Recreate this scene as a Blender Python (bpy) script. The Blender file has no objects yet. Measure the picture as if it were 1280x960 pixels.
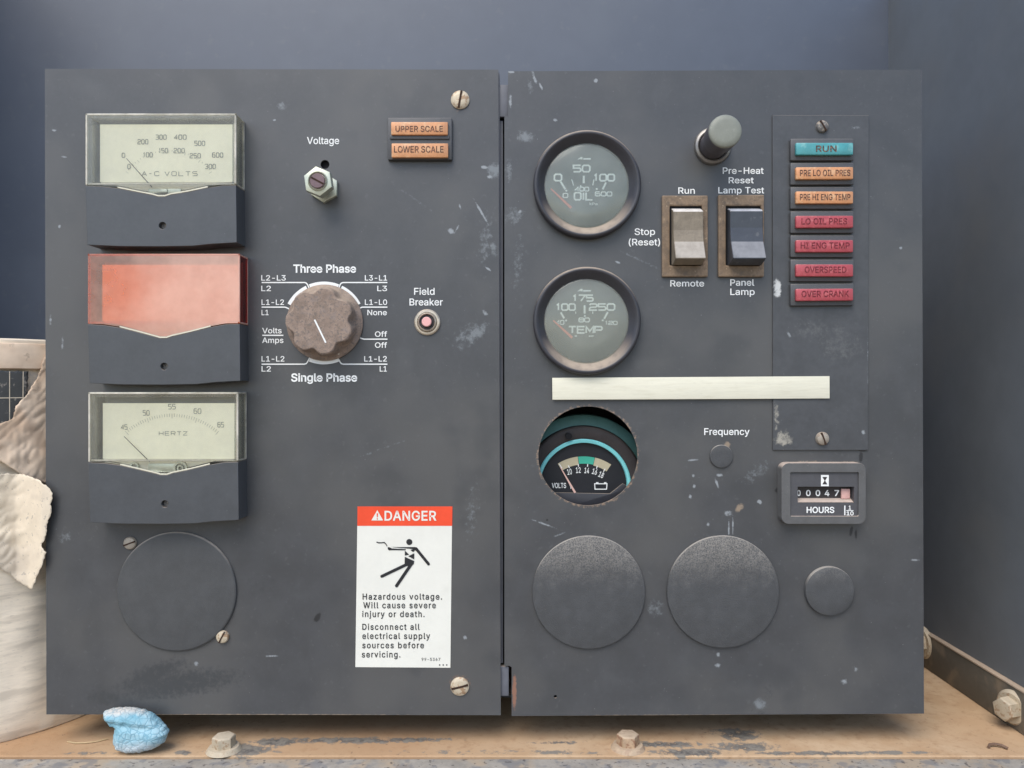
import bpy, bmesh, math, random
from mathutils import Vector, Matrix, noise
from mathutils.geometry import tessellate_polygon, delaunay_2d_cdt
random.seed(7)
scene = bpy.context.scene
COL = scene.collection
U = 0.0005            # one unit of the layout below = half a millimetre
D = 967.0             # distance from the lens to the panel faces, in those units

# ------------------------------------------------------------------ camera
cam_d = bpy.data.cameras.new('camera')
cam = bpy.data.objects.new('camera', cam_d); COL.objects.link(cam)
cam.location = (0, -D * U, 0); cam.rotation_euler = (math.pi / 2, 0, 0)
cam_d.sensor_width = 36; cam_d.lens = 36 * D / 1280
cam_d.clip_start = 0.02; cam_d.clip_end = 500
scene.camera = cam

# ------------------------------------------------------------------ sky, sun, exposure
SUN_EL, SUN_AZ = math.radians(52), math.radians(204)
w = bpy.data.worlds.new('World'); scene.world = w; w.use_nodes = True
wn = w.node_tree.nodes; bg = wn['Background']
sky = wn.new('ShaderNodeTexSky'); sky.sky_type = 'NISHITA'; sky.sun_disc = False
sky.sun_elevation = SUN_EL; sky.sun_rotation = SUN_AZ
sky.air_density = 1.0; sky.dust_density = 1.2; sky.ozone_density = 1.0
w.node_tree.links.new(sky.outputs[0], bg.inputs[0]); bg.inputs[1].default_value = 0.12
sd = bpy.data.lights.new('sun', 'SUN'); sd.energy = 1.25; sd.angle = math.radians(42); sd.color = (1, .95, .86)
sun = bpy.data.objects.new('sun', sd); COL.objects.link(sun)
to_sun = Vector((math.sin(SUN_AZ) * math.cos(SUN_EL), math.cos(SUN_AZ) * math.cos(SUN_EL), math.sin(SUN_EL)))
sun.rotation_euler = to_sun.to_track_quat('Z', 'Y').to_euler()
sun.location = to_sun * 5
vs = scene.view_settings
vs.view_transform = 'Standard'; vs.look = 'None'; vs.exposure = 1.0; vs.gamma = 1; vs.use_curve_mapping = False

# ------------------------------------------------------------------ helpers: layout
def at(px, py, h=0.0):
    """Point h units in front of the panel face that is measured at (px, py)."""
    k = (D - h) / D
    return Vector(((px - 640) * k, -h, (480 - py) * k))

WO = {}
def thing(name, label, cat, origin, group=None):
    o = bpy.data.objects.new(name, None); COL.objects.link(o)
    o.empty_display_size = .01
    o.location = Vector(origin) * U; WO[o.name] = Vector(origin)
    o['label'] = label; o['category'] = cat
    if group: o['group'] = group
    return o

def part(name, bm, m, parent=None, origin=None, smooth=35, label=None):
    """Link a bmesh (layout units) as ONE mesh object with its own origin."""
    if origin is None:
        o_ = Vector((0, 0, 0))
        if len(bm.verts):
            lo = Vector([min(v.co[i] for v in bm.verts) for i in range(3)]); hi = Vector([max(v.co[i] for v in bm.verts) for i in range(3)])
            o_ = (lo + hi) / 2
    else: o_ = Vector(origin)
    for v in bm.verts: v.co = (v.co - o_) * U
    me = bpy.data.meshes.new(name); bm.to_mesh(me); bm.free()
    if smooth:
        for p in me.polygons: p.use_smooth = True
        me.set_sharp_from_angle(angle=math.radians(smooth))
    for mm in (m if isinstance(m, (list, tuple)) else [m]): me.materials.append(mm)
    o = bpy.data.objects.new(name, me); COL.objects.link(o)
    WO[o.name] = o_
    if parent is not None:
        o.parent = parent; o.location = (o_ - WO[parent.name]) * U
    else: o.location = o_ * U
    if label: o['label'] = label
    return o

def tag(o, label, cat, group=None):
    o['label'] = label; o['category'] = cat
    if group: o['group'] = group
    return o

def structure(o): o['kind'] = 'structure'; return o

def copy_part(src, parent, pos, rot=None):
    """Copy a part and its sub-parts to a new place."""
    c = src.copy(); COL.objects.link(c); c.parent = parent
    WO[c.name] = Vector(pos)
    c.location = (Vector(pos) - (WO[parent.name] if parent else Vector())) * U
    if rot is not None: c.rotation_euler = rot
    for ch in list(src.children):
        d = ch.copy(); COL.objects.link(d); d.parent = c
    return c

# ------------------------------------------------------------------ helpers: shapes
BM = bmesh.new
def faces_bevel(bm, edges, w_, seg=2):
    bmesh.ops.bevel(bm, geom=list(edges), offset=w_, offset_type='OFFSET', segments=seg, profile=.5, affect='EDGES', clamp_overlap=True)

def box(bm, x0, x1, y0, y1, z0, z1, bev=0, seg=2):
    r = bmesh.ops.create_cube(bm, size=1)
    for v in r['verts']:
        v.co = Vector(((x0 + x1) / 2 + v.co.x * (x1 - x0), (y0 + y1) / 2 + v.co.y * (y1 - y0), (z0 + z1) / 2 + v.co.z * (z1 - z0)))
    if bev: faces_bevel(bm, {e for v in r['verts'] for e in v.link_edges}, bev, seg)

def prism(bm, poly, y0, y1, holes=(), bev=0, back=True):
    """Extrude an outline of (x, z) points (with holes) from y0 (front) to y1."""
    loops = [list(poly)] + [list(h) for h in holes]
    front, rear = [], []
    for lp in loops:
        front.append([bm.verts.new((p[0], y0, p[1])) for p in lp])
        rear.append([bm.verts.new((p[0], y1, p[1])) for p in lp])
    flat_f = [v for l in front for v in l]; flat_r = [v for l in rear for v in l]
    new = []
    if len(loops) == 1:
        new.append(bm.faces.new(front[0]))
        if back: new.append(bm.faces.new(rear[0]))
    else:
        for t in tessellate_polygon([[v.co for v in l] for l in front]):
            new.append(bm.faces.new([flat_f[i] for i in t]))
            if back: new.append(bm.faces.new([flat_r[i] for i in t]))
    for f, r in zip(front, rear):
        n = len(f)
        for i in range(n): new.append(bm.faces.new((f[i], f[(i + 1) % n], r[(i + 1) % n], r[i])))
    bmesh.ops.recalc_face_normals(bm, faces=new)
    if bev:
        fs = set(front[0])
        faces_bevel(bm, [e for e in {e for v in front[0] for e in v.link_edges} if e.verts[0] in fs and e.verts[1] in fs], bev)

def lathe(bm, cx, cz, prof, seg=48, lobes=None, closed=True):
    """Turn a profile of (radius, y) about the axis through (cx, cz) that runs along y."""
    rings = []
    for r, y in prof:
        if r < 1e-4: rings.append([bm.verts.new((cx, y, cz))]); continue
        ring = []
        for i in range(seg):
            a = 2 * math.pi * i / seg
            rr = r * (lobes(a, y) if lobes else 1)
            ring.append(bm.verts.new((cx + rr * math.cos(a), y, cz + rr * math.sin(a))))
        rings.append(ring)
    new = []
    for a, b in zip(rings, rings[1:]):
        for i in range(seg):
            j = (i + 1) % seg
            if len(a) == 1 and len(b) == 1: continue
            if len(a) == 1: new.append(bm.faces.new((a[0], b[i], b[j])))
            elif len(b) == 1: new.append(bm.faces.new((a[i], a[j], b[0])))
            else: new.append(bm.faces.new((a[i], a[j], b[j], b[i])))
    bmesh.ops.recalc_face_normals(bm, faces=new)
    # towards the viewer: the outermost cap must look out
    return new

def circle(cx, cz, r, n=48, a0=0): return [(cx + r * math.cos(a0 + 2 * math.pi * i / n), cz + r * math.sin(a0 + 2 * math.pi * i / n)) for i in range(n)]

def rrect(x0, x1, z0, z1, r, n=6):
    p = []
    for cx, cz, a in ((x1 - r, z1 - r, 0), (x0 + r, z1 - r, 90), (x0 + r, z0 + r, 180), (x1 - r, z0 + r, 270)):
        for i in range(n + 1):
            t = math.radians(a + 90 * i / n); p.append((cx + r * math.cos(t), cz + r * math.sin(t)))
    return p

def face_front(bm, verts):
    f = bm.faces.new(verts); f.normal_update()
    if f.normal.y > 0: f.normal_flip()
    return f

def ribbon(bm, pts, width, h, closed=False, cap=False):
    """A flat mitred line through measured points, h in front of the panel."""
    pts = [Vector(p) for p in pts]
    if closed and (pts[0] - pts[-1]).length < 1e-6: pts.pop()
    n = len(pts); L, R = [], []
    wl = width if isinstance(width, (list, tuple)) else [width] * n
    for i, p in enumerate(pts):
        a = pts[i - 1] if (i or closed) else None
        b = pts[(i + 1) % n] if (i < n - 1 or closed) else None
        d0 = (p - a).normalized() if a is not None else (b - p).normalized()
        d1 = (b - p).normalized() if b is not None else d0
        nn = Vector((-d0.y - d1.y, d0.x + d1.x))
        if nn.length < 1e-6: nn = Vector((-d0.y, d0.x))
        nn.normalize()
        c = max(.5, nn.dot(Vector((-d0.y, d0.x))))
        o = nn * (wl[i] / 2 / c)
        L.append(bm.verts.new(at(p.x + o.x, p.y + o.y, h))); R.append(bm.verts.new(at(p.x - o.x, p.y - o.y, h)))
    for i in range(n if closed else n - 1):
        j = (i + 1) % n
        face_front(bm, (L[i], L[j], R[j], R[i]))

def flat(bm, pts, h):
    face_front_poly = [bm.verts.new(at(p[0], p[1], h)) for p in pts]
    for t in tessellate_polygon([[v.co for v in face_front_poly]]):
        face_front(bm, [face_front_poly[i] for i in t])

def dot(bm, x, y, r, h, n=14): flat(bm, [(x + r * math.cos(2 * math.pi * i / n), y + r * math.sin(2 * math.pi * i / n)) for i in range(n)], h)

def limb(bm, p, q, w_, h):
    """A flat bar with round ends."""
    p, q = Vector(p), Vector(q); d = (q - p).normalized(); a = math.atan2(d.y, d.x)
    pts = [(q.x + w_ / 2 * math.cos(a + t), q.y + w_ / 2 * math.sin(a + t)) for t in [math.radians(k) for k in range(-90, 91, 20)]]
    pts += [(p.x + w_ / 2 * math.cos(a + t), p.y + w_ / 2 * math.sin(a + t)) for t in [math.radians(k) for k in range(90, 271, 20)]]
    flat(bm, pts, h)

# letter outlines of a grotesque face (1/1000 em): advance, then each contour as x, y, x, y ...
GL = {
 'A': [480, [[16, 0, 201, 509, 276, 509, 463, 0, 395, 0, 287, 302, 264, 372, 232, 478, 245, 478, 213, 371, 191, 302, 85, 0], [110, 142, 110, 199, 370, 199, 370, 142]]],
 'B': [456, [[60, 0, 60, 509, 241, 509, 289, 504, 329, 491, 359, 469, 381, 442, 394, 410, 398, 374, 395, 344, 387, 320, 356, 286, 315, 267, 315, 262, 339, 257, 363, 245, 385, 227, 402, 203, 414, 173, 418, 136, 413, 100, 400, 67, 377, 39, 344, 18, 301, 4, 247, 0], [125, 57, 245, 57, 296, 63, 330, 80, 349, 105, 355, 137, 352, 161, 342, 184, 327, 203, 306, 218, 279, 228, 248, 231, 125, 231], [125, 285, 238, 285, 288, 296, 308, 309, 323, 326, 333, 348, 336, 372, 330, 403, 313, 429, 283, 446, 240, 452, 125, 452]]],
 'C': [510, [[267, -7, 205, 1, 150, 25, 104, 63, 70, 115, 48, 179, 40, 254, 48, 329, 70, 393, 104, 445, 150, 484, 205, 508, 267, 516, 340, 504, 373, 490, 402, 471, 427, 447, 448, 418, 463, 385, 473, 348, 408, 348, 389, 395, 357, 428, 315, 449, 267, 456, 223, 450, 184, 432, 150, 403, 125, 364, 109, 314, 103, 254, 109, 194, 125, 145, 151, 105, 184, 76, 223, 59, 267, 53, 315, 60, 357, 81, 389, 114, 408, 160, 473, 160, 463, 124, 448, 91, 428, 62, 402, 38, 373, 19, 341, 5, 305, -4]]],
 'D': [502, [[219, 0, 96, 0, 96, 57, 215, 57, 272, 63, 318, 81, 354, 110, 379, 149, 394, 198, 399, 255, 394, 312, 379, 361, 354, 399, 320, 428, 275, 446, 221, 452, 93, 452, 93, 509, 225, 509, 294, 501, 353, 478, 399, 441, 433, 391, 455, 329, 462, 255, 455, 181, 433, 119, 398, 68, 351, 31, 291, 8], [125, 509, 125, 0, 60, 0, 60, 509]]],
 'E': [419, [[60, 0, 60, 509, 372, 509, 372, 452, 125, 452, 125, 286, 355, 286, 355, 229, 125, 229, 125, 57, 375, 57, 375, 0]]],
 'F': [410, [[60, 0, 60, 509, 369, 509, 369, 452, 125, 452, 125, 278, 346, 278, 346, 221, 125, 221, 125, 0]]],
 'G': [520, [[269, -7, 205, 1, 149, 25, 104, 64, 69, 116, 47, 179, 40, 254, 47, 329, 69, 393, 103, 445, 149, 484, 203, 508, 265, 516, 304, 513, 340, 504, 374, 489, 403, 469, 429, 445, 449, 416, 465, 384, 474, 349, 408, 349, 387, 393, 356, 427, 315, 448, 265, 456, 222, 450, 183, 432, 150, 404, 125, 364, 109, 314, 103, 254, 109, 194, 125, 145, 151, 105, 184, 76, 224, 59, 269, 53, 309, 57, 345, 71, 374, 93, 396, 123, 410, 160, 415, 202, 434, 199, 283, 199, 283, 256, 478, 256, 478, 200, 471, 141, 451, 91, 419, 50, 377, 19, 326, 0]]],
 'H': [517, [[60, 0, 60, 509, 125, 509, 125, 289, 392, 289, 392, 509, 457, 509, 457, 0, 392, 0, 392, 232, 125, 232, 125, 0]]],
 'I': [301, [[31, 0, 31, 57, 118, 57, 118, 452, 31, 452, 31, 509, 269, 509, 269, 452, 183, 452, 183, 57, 269, 57, 269, 0]]],
 'L': [393, [[60, 0, 60, 509, 125, 509, 125, 57, 361, 57, 361, 0]]],
 'M': [628, [[60, 0, 60, 509, 152, 509, 277, 187, 287, 159, 299, 123, 311, 84, 322, 49, 307, 49, 318, 83, 330, 121, 342, 158, 352, 187, 476, 509, 568, 509, 568, 0, 504, 0, 504, 291, 504, 327, 505, 369, 506, 413, 507, 457, 513, 457, 498, 409, 482, 363, 467, 322, 456, 291, 342, 0, 286, 0, 170, 291, 159, 321, 145, 361, 129, 408, 112, 457, 119, 457, 120, 416, 121, 372, 122, 328, 122, 291, 122, 0]]],
 'N': [523, [[60, 0, 60, 509, 136, 509, 343, 183, 363, 151, 388, 107, 414, 55, 405, 54, 401, 108, 399, 157, 399, 195, 399, 509, 463, 509, 463, 0, 387, 0, 202, 290, 177, 331, 148, 381, 108, 452, 119, 454, 122, 384, 124, 328, 125, 291, 125, 0]]],
 'O': [533, [[267, -7, 205, 1, 150, 25, 105, 63, 70, 115, 48, 179, 40, 254, 48, 329, 70, 393, 105, 445, 150, 484, 205, 508, 267, 516, 329, 508, 384, 484, 429, 445, 464, 393, 486, 329, 493, 254, 486, 179, 464, 115, 429, 63, 384, 25, 329, 1], [267, 53, 310, 59, 349, 76, 383, 105, 408, 144, 425, 194, 430, 254, 425, 314, 408, 365, 383, 404, 349, 433, 310, 450, 267, 456, 223, 450, 184, 433, 151, 404, 125, 364, 109, 314, 103, 254, 109, 194, 125, 144, 151, 105, 184, 76, 223, 59]]],
 'P': [445, [[60, 0, 60, 509, 235, 509, 289, 503, 332, 487, 366, 462, 390, 430, 404, 391, 409, 348, 404, 304, 390, 265, 366, 233, 332, 207, 289, 191, 235, 186, 109, 186, 109, 242, 233, 242, 269, 246, 297, 256, 318, 272, 333, 294, 342, 319, 344, 348, 342, 376, 333, 402, 318, 423, 297, 439, 268, 449, 232, 452, 125, 452, 125, 0]]],
 'R': [449, [[60, 0, 60, 509, 236, 509, 290, 504, 333, 489, 367, 465, 390, 433, 405, 395, 409, 352, 405, 309, 390, 271, 367, 240, 333, 217, 289, 203, 236, 198, 96, 198, 96, 255, 234, 255, 269, 258, 298, 267, 319, 281, 334, 300, 342, 324, 345, 352, 342, 380, 334, 405, 319, 425, 298, 440, 269, 449, 233, 452, 125, 452, 125, 0], [353, 0, 230, 229, 303, 229, 428, 0]]],
 'S': [447, [[224, -9, 172, -4, 128, 9, 91, 31, 64, 60, 46, 96, 38, 137, 104, 137, 110, 110, 123, 88, 142, 71, 166, 59, 224, 49, 257, 52, 286, 60, 311, 74, 329, 92, 341, 114, 346, 139, 342, 161, 332, 179, 296, 205, 245, 222, 184, 239, 128, 260, 86, 289, 60, 326, 52, 372, 58, 413, 75, 448, 102, 476, 138, 498, 180, 511, 227, 516, 275, 511, 316, 498, 351, 476, 377, 449, 394, 415, 401, 378, 337, 378, 326, 412, 302, 437, 267, 453, 225, 459, 194, 456, 167, 448, 145, 435, 129, 418, 118, 398, 115, 376, 119, 352, 131, 334, 169, 308, 212, 293, 264, 279, 312, 264, 359, 238, 395, 198, 405, 171, 408, 139, 403, 99, 386, 64, 360, 34, 323, 11, 278, -4]]],
 'T': [449, [[32, 452, 32, 509, 417, 509, 417, 452, 257, 452, 257, 0, 193, 0, 193, 452]]],
 'U': [517, [[259, -8, 203, -2, 154, 15, 114, 43, 85, 80, 66, 124, 60, 173, 60, 509, 124, 509, 124, 178, 128, 144, 141, 113, 160, 87, 187, 68, 220, 56, 259, 52, 298, 56, 331, 68, 357, 87, 377, 113, 389, 144, 393, 178, 393, 509, 457, 509, 457, 173, 451, 124, 433, 80, 403, 43, 363, 15, 315, -2]]],
 'V': [480, [[204, 0, 16, 509, 84, 509, 192, 206, 215, 137, 248, 31, 235, 31, 267, 138, 290, 206, 395, 509, 463, 509, 278, 0]]],
 'W': [686, [[155, 0, 16, 509, 82, 509, 163, 196, 175, 145, 187, 94, 197, 40, 189, 40, 200, 94, 211, 145, 224, 196, 306, 509, 380, 509, 462, 196, 474, 145, 486, 94, 497, 40, 488, 40, 499, 94, 510, 145, 523, 196, 603, 509, 670, 509, 530, 0, 455, 0, 368, 323, 351, 391, 336, 475, 350, 475, 335, 395, 318, 323, 230, 0]]],
 'Y': [472, [[203, 0, 203, 208, 16, 509, 91, 509, 192, 344, 222, 292, 250, 230, 224, 230, 251, 293, 280, 344, 381, 509, 455, 509, 268, 208, 268, 0]]],
 'Z': [438, [[42, 0, 42, 46, 273, 385, 306, 431, 341, 476, 348, 454, 285, 452, 223, 452, 40, 452, 40, 509, 397, 509, 397, 462, 169, 129, 134, 81, 97, 33, 90, 54, 152, 57, 214, 57, 399, 57, 399, 0]]],
 'K': [467, [[104, 145, 104, 216, 139, 261, 174, 303, 212, 344, 364, 509, 448, 509, 231, 276, 228, 276], [60, 0, 60, 509, 125, 509, 125, 334, 124, 225, 125, 193, 125, 0], [372, 0, 188, 259, 228, 309, 449, 0]]],
 'X': [474, [[18, 0, 217, 284, 217, 236, 29, 509, 104, 509, 178, 400, 204, 361, 223, 329, 243, 292, 232, 292, 252, 329, 272, 361, 298, 400, 374, 509, 446, 509, 259, 239, 259, 287, 456, 0, 382, 0, 292, 129, 268, 165, 250, 195, 230, 231, 244, 231, 225, 196, 206, 166, 182, 129, 91, 0]]],
 'a': [389, [[160, -9, 126, -5, 94, 5, 68, 22, 48, 45, 35, 73, 30, 108, 34, 138, 43, 161, 58, 179, 78, 193, 125, 211, 178, 220, 234, 227, 265, 235, 273, 243, 276, 255, 276, 257, 267, 297, 240, 322, 196, 331, 149, 322, 118, 301, 100, 274, 41, 291, 57, 322, 79, 346, 104, 364, 133, 375, 194, 384, 239, 379, 286, 360, 306, 343, 322, 320, 333, 290, 337, 251, 337, 0, 277, 0, 277, 52, 272, 52, 252, 25, 215, 1], [170, 45, 202, 49, 228, 59, 248, 74, 263, 93, 272, 115, 276, 138, 276, 190, 259, 182, 231, 176, 200, 171, 175, 168, 134, 159, 103, 139, 95, 124, 92, 105, 102, 72, 130, 52]]],
 'b': [424, [[229, -8, 198, -5, 172, 4, 138, 31, 118, 59, 112, 59, 112, 0, 53, 0, 53, 509, 114, 509, 114, 319, 118, 319, 137, 346, 171, 373, 197, 381, 229, 384, 274, 378, 313, 361, 345, 332, 370, 293, 385, 245, 390, 189, 385, 133, 370, 84, 346, 45, 313, 16, 274, -2], [220, 47, 253, 51, 279, 66, 301, 88, 316, 117, 325, 151, 328, 189, 325, 227, 316, 261, 301, 290, 280, 311, 253, 325, 220, 330, 188, 325, 161, 312, 140, 291, 125, 263, 116, 229, 113, 189, 116, 150, 125, 115, 140, 86, 162, 65, 188, 51]]],
 'c': [396, [[207, -8, 159, -2, 117, 16, 82, 46, 56, 85, 40, 133, 34, 187, 40, 243, 56, 291, 82, 330, 117, 360, 159, 378, 207, 384, 260, 377, 305, 356, 340, 322, 362, 277, 303, 262, 290, 289, 270, 311, 242, 325, 207, 330, 173, 325, 145, 310, 124, 287, 108, 258, 99, 224, 96, 187, 99, 151, 108, 117, 124, 89, 145, 66, 173, 51, 207, 46, 243, 52, 271, 66, 292, 89, 304, 117, 363, 102, 341, 56, 306, 21, 261, -1]]],
 'd': [424, [[195, -8, 151, -2, 111, 16, 79, 45, 55, 84, 39, 133, 34, 189, 39, 245, 55, 293, 79, 332, 112, 361, 151, 378, 196, 384, 228, 381, 253, 373, 287, 346, 306, 319, 311, 319, 311, 509, 372, 509, 372, 0, 313, 0, 313, 59, 307, 59, 287, 31, 252, 4, 227, -5], [205, 47, 236, 51, 263, 65, 284, 86, 299, 115, 309, 150, 312, 189, 309, 229, 300, 263, 284, 291, 263, 312, 237, 325, 205, 330, 172, 325, 145, 311, 124, 290, 108, 261, 99, 227, 96, 189, 99, 151, 109, 117, 124, 88, 145, 66, 172, 51]]],
 'e': [404, [[212, -8, 161, -2, 117, 16, 82, 46, 56, 85, 40, 132, 34, 187, 39, 242, 55, 290, 81, 329, 115, 359, 157, 378, 205, 384, 266, 374, 294, 361, 319, 341, 341, 315, 357, 282, 368, 242, 371, 194, 371, 169, 75, 169, 75, 221, 338, 221, 310, 202, 307, 237, 298, 269, 283, 294, 263, 314, 237, 326, 205, 330, 173, 326, 146, 313, 125, 294, 109, 270, 99, 241, 96, 211, 96, 178, 100, 139, 110, 106, 128, 80, 151, 61, 179, 50, 212, 46, 254, 53, 285, 73, 306, 105, 365, 91, 353, 63, 335, 39, 311, 19, 283, 4, 249, -5]]],
 'f': [254, [[228, 379, 228, 327, 6, 327, 6, 379], [81, 0, 81, 432, 84, 461, 96, 486, 113, 505, 135, 519, 187, 530, 222, 527, 243, 521, 227, 468, 215, 472, 195, 474, 171, 470, 154, 460, 145, 443, 142, 419, 142, 0]]],
 'g': [425, [[207, -151, 168, -148, 134, -140, 82, -110, 51, -69, 101, -41, 122, -66, 154, -88, 207, -97, 249, -92, 282, -75, 304, -47, 311, -6, 311, 68, 306, 68, 287, 41, 252, 16, 227, 8, 195, 5, 152, 10, 113, 27, 80, 53, 55, 90, 39, 136, 34, 191, 39, 246, 55, 293, 80, 332, 112, 361, 152, 378, 196, 384, 228, 382, 253, 373, 288, 346, 308, 319, 313, 319, 313, 379, 372, 379, 372, -9, 367, -54, 350, -90, 324, -117, 291, -136, 251, -147], [205, 59, 237, 63, 264, 75, 285, 95, 300, 121, 309, 154, 312, 193, 309, 231, 300, 264, 285, 291, 264, 312, 237, 325, 205, 330, 172, 325, 145, 312, 124, 290, 109, 262, 99, 229, 96, 193, 99, 155, 109, 123, 124, 96, 145, 76, 172, 63]]],
 'h': [410, [[114, 227, 114, 0, 53, 0, 53, 509, 114, 509, 114, 287, 102, 287, 124, 332, 152, 362, 187, 379, 227, 384, 264, 380, 295, 369, 321, 349, 341, 321, 353, 285, 357, 240, 357, 0, 296, 0, 296, 235, 290, 275, 273, 304, 246, 323, 210, 329, 184, 326, 161, 317, 141, 303, 126, 283, 117, 257]]],
 'i': [167, [[53, 0, 53, 379, 114, 379, 114, 0], [84, 443, 67, 446, 54, 455, 44, 468, 41, 483, 44, 499, 54, 512, 67, 521, 84, 524, 100, 521, 114, 512, 123, 499, 126, 483, 123, 468, 114, 455, 100, 446]]],
 'j': [167, [[53, 379, 114, 379, 114, -30, 111, -63, 102, -90, 86, -113, 65, -129, 37, -139, 4, -143, -10, -143, -10, -87, 2, -87, 25, -83, 40, -72, 50, -54, 53, -29], [83, 443, 67, 446, 53, 455, 44, 468, 41, 483, 44, 499, 53, 512, 67, 521, 83, 524, 100, 521, 114, 512, 123, 499, 126, 483, 123, 468, 114, 455, 100, 446]]],
 'k': [381, [[110, 137, 110, 212, 121, 212, 284, 379, 360, 379, 184, 199, 177, 199], [53, 0, 53, 509, 114, 509, 114, 0], [294, 0, 148, 186, 191, 229, 372, 0]]],
 'l': [189, [[139, -2, 101, 3, 74, 20, 58, 47, 53, 84, 53, 509, 114, 509, 114, 99, 120, 62, 130, 54, 146, 52, 160, 53, 170, 54, 181, 3, 162, -1]]],
 'm': [610, [[53, 0, 53, 379, 112, 379, 112, 295, 108, 295, 118, 323, 132, 346, 172, 376, 219, 386, 257, 380, 287, 361, 309, 331, 321, 295, 312, 295, 322, 321, 337, 343, 381, 375, 437, 386, 468, 383, 497, 372, 522, 354, 541, 328, 553, 296, 557, 255, 557, 0, 496, 0, 496, 254, 490, 289, 473, 313, 447, 326, 419, 330, 395, 328, 374, 320, 345, 290, 335, 247, 335, 0, 274, 0, 274, 260, 269, 288, 253, 311, 229, 326, 199, 330, 158, 320, 140, 307, 126, 289, 117, 266, 114, 238, 114, 0]]],
 'n': [410, [[114, 227, 114, 0, 53, 0, 53, 379, 112, 379, 112, 287, 102, 287, 124, 332, 152, 362, 187, 379, 227, 384, 264, 380, 295, 369, 321, 349, 341, 321, 353, 285, 357, 240, 357, 0, 296, 0, 296, 235, 290, 275, 273, 304, 246, 323, 210, 329, 184, 326, 161, 317, 141, 303, 126, 283, 117, 257]]],
 'o': [415, [[207, -8, 159, -2, 117, 16, 82, 46, 56, 85, 40, 133, 34, 187, 40, 243, 56, 291, 82, 330, 117, 360, 159, 378, 207, 384, 256, 378, 299, 360, 333, 330, 359, 291, 376, 243, 381, 187, 376, 133, 359, 85, 333, 46, 299, 16, 256, -2], [207, 46, 242, 51, 270, 66, 292, 89, 307, 117, 316, 151, 319, 187, 316, 224, 307, 258, 292, 287, 270, 310, 242, 325, 207, 330, 173, 325, 145, 310, 124, 287, 108, 258, 99, 224, 96, 187, 99, 151, 108, 117, 124, 89, 145, 66, 173, 51]]],
 'p': [424, [[53, -143, 53, 379, 112, 379, 112, 319, 118, 319, 137, 346, 171, 373, 197, 381, 229, 384, 274, 378, 313, 361, 345, 332, 370, 293, 385, 245, 390, 189, 385, 133, 370, 84, 346, 45, 313, 16, 274, -2, 229, -8, 198, -5, 173, 4, 138, 31, 118, 59, 114, 59, 114, -143], [220, 47, 253, 51, 279, 66, 301, 88, 316, 117, 325, 151, 328, 189, 325, 227, 316, 261, 301, 290, 280, 311, 253, 325, 220, 330, 188, 325, 161, 312, 140, 291, 125, 263, 116, 229, 113, 189, 116, 150, 125, 115, 140, 86, 162, 65, 188, 51]]],
 'q': [424, [[372, -143, 311, -143, 311, 59, 306, 59, 287, 31, 252, 4, 227, -5, 195, -8, 151, -2, 111, 16, 79, 45, 55, 84, 39, 133, 34, 189, 39, 245, 55, 293, 79, 332, 112, 361, 151, 378, 196, 384, 228, 381, 253, 373, 287, 346, 307, 319, 313, 319, 313, 379, 372, 379], [205, 47, 236, 51, 263, 65, 284, 86, 299, 115, 309, 150, 312, 189, 309, 229, 300, 263, 284, 291, 263, 312, 237, 325, 205, 330, 172, 325, 145, 311, 124, 290, 108, 261, 99, 227, 96, 189, 99, 151, 109, 117, 124, 88, 145, 66, 172, 51]]],
 'r': [259, [[53, 0, 53, 379, 112, 379, 112, 321, 115, 321, 130, 347, 152, 367, 181, 380, 213, 385, 229, 384, 243, 384, 243, 322, 230, 324, 207, 326, 182, 323, 159, 315, 140, 301, 126, 284, 117, 262, 114, 237, 114, 0]]],
 's': [365, [[182, -8, 145, -5, 112, 3, 84, 18, 62, 38, 45, 63, 36, 94, 94, 107, 105, 79, 124, 60, 150, 49, 181, 45, 217, 50, 244, 62, 262, 81, 268, 103, 265, 121, 254, 136, 237, 147, 212, 155, 149, 170, 104, 186, 72, 208, 53, 237, 47, 274, 51, 305, 65, 332, 87, 354, 115, 370, 149, 381, 187, 384, 223, 381, 254, 372, 279, 358, 299, 339, 324, 290, 268, 277, 258, 298, 243, 316, 219, 328, 187, 333, 156, 329, 131, 317, 114, 299, 109, 277, 112, 258, 124, 243, 172, 223, 229, 209, 275, 194, 306, 171, 325, 142, 331, 107, 326, 75, 312, 47, 290, 24, 260, 6, 223, -5]]],
 't': [227, [[204, 379, 204, 327, 6, 327, 6, 379], [65, 471, 126, 471, 126, 98, 128, 76, 136, 61, 150, 53, 170, 50, 185, 51, 202, 54, 213, 2, 192, -3, 168, -4, 125, 2, 92, 21, 72, 52, 65, 93]]],
 'u': [410, [[182, -5, 146, -1, 115, 11, 89, 31, 69, 59, 57, 95, 53, 139, 53, 379, 114, 379, 114, 144, 119, 105, 137, 75, 164, 56, 200, 50, 226, 53, 249, 62, 268, 77, 283, 97, 293, 122, 296, 153, 296, 379, 357, 379, 357, 0, 298, 0, 298, 92, 307, 92, 286, 47, 257, 17, 222, 0]]],
 'v': [389, [[163, 0, 17, 379, 84, 379, 165, 155, 187, 87, 206, 21, 184, 21, 203, 87, 224, 155, 305, 379, 371, 379, 226, 0]]],
 'w': [567, [[138, 0, 23, 379, 87, 379, 133, 214, 154, 137, 175, 41, 165, 41, 186, 135, 206, 214, 252, 379, 316, 379, 362, 214, 382, 136, 402, 41, 391, 41, 413, 135, 434, 214, 480, 379, 545, 379, 429, 0, 368, 0, 319, 172, 305, 225, 291, 280, 277, 338, 291, 338, 277, 280, 263, 225, 248, 172, 199, 0]]],
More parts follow.
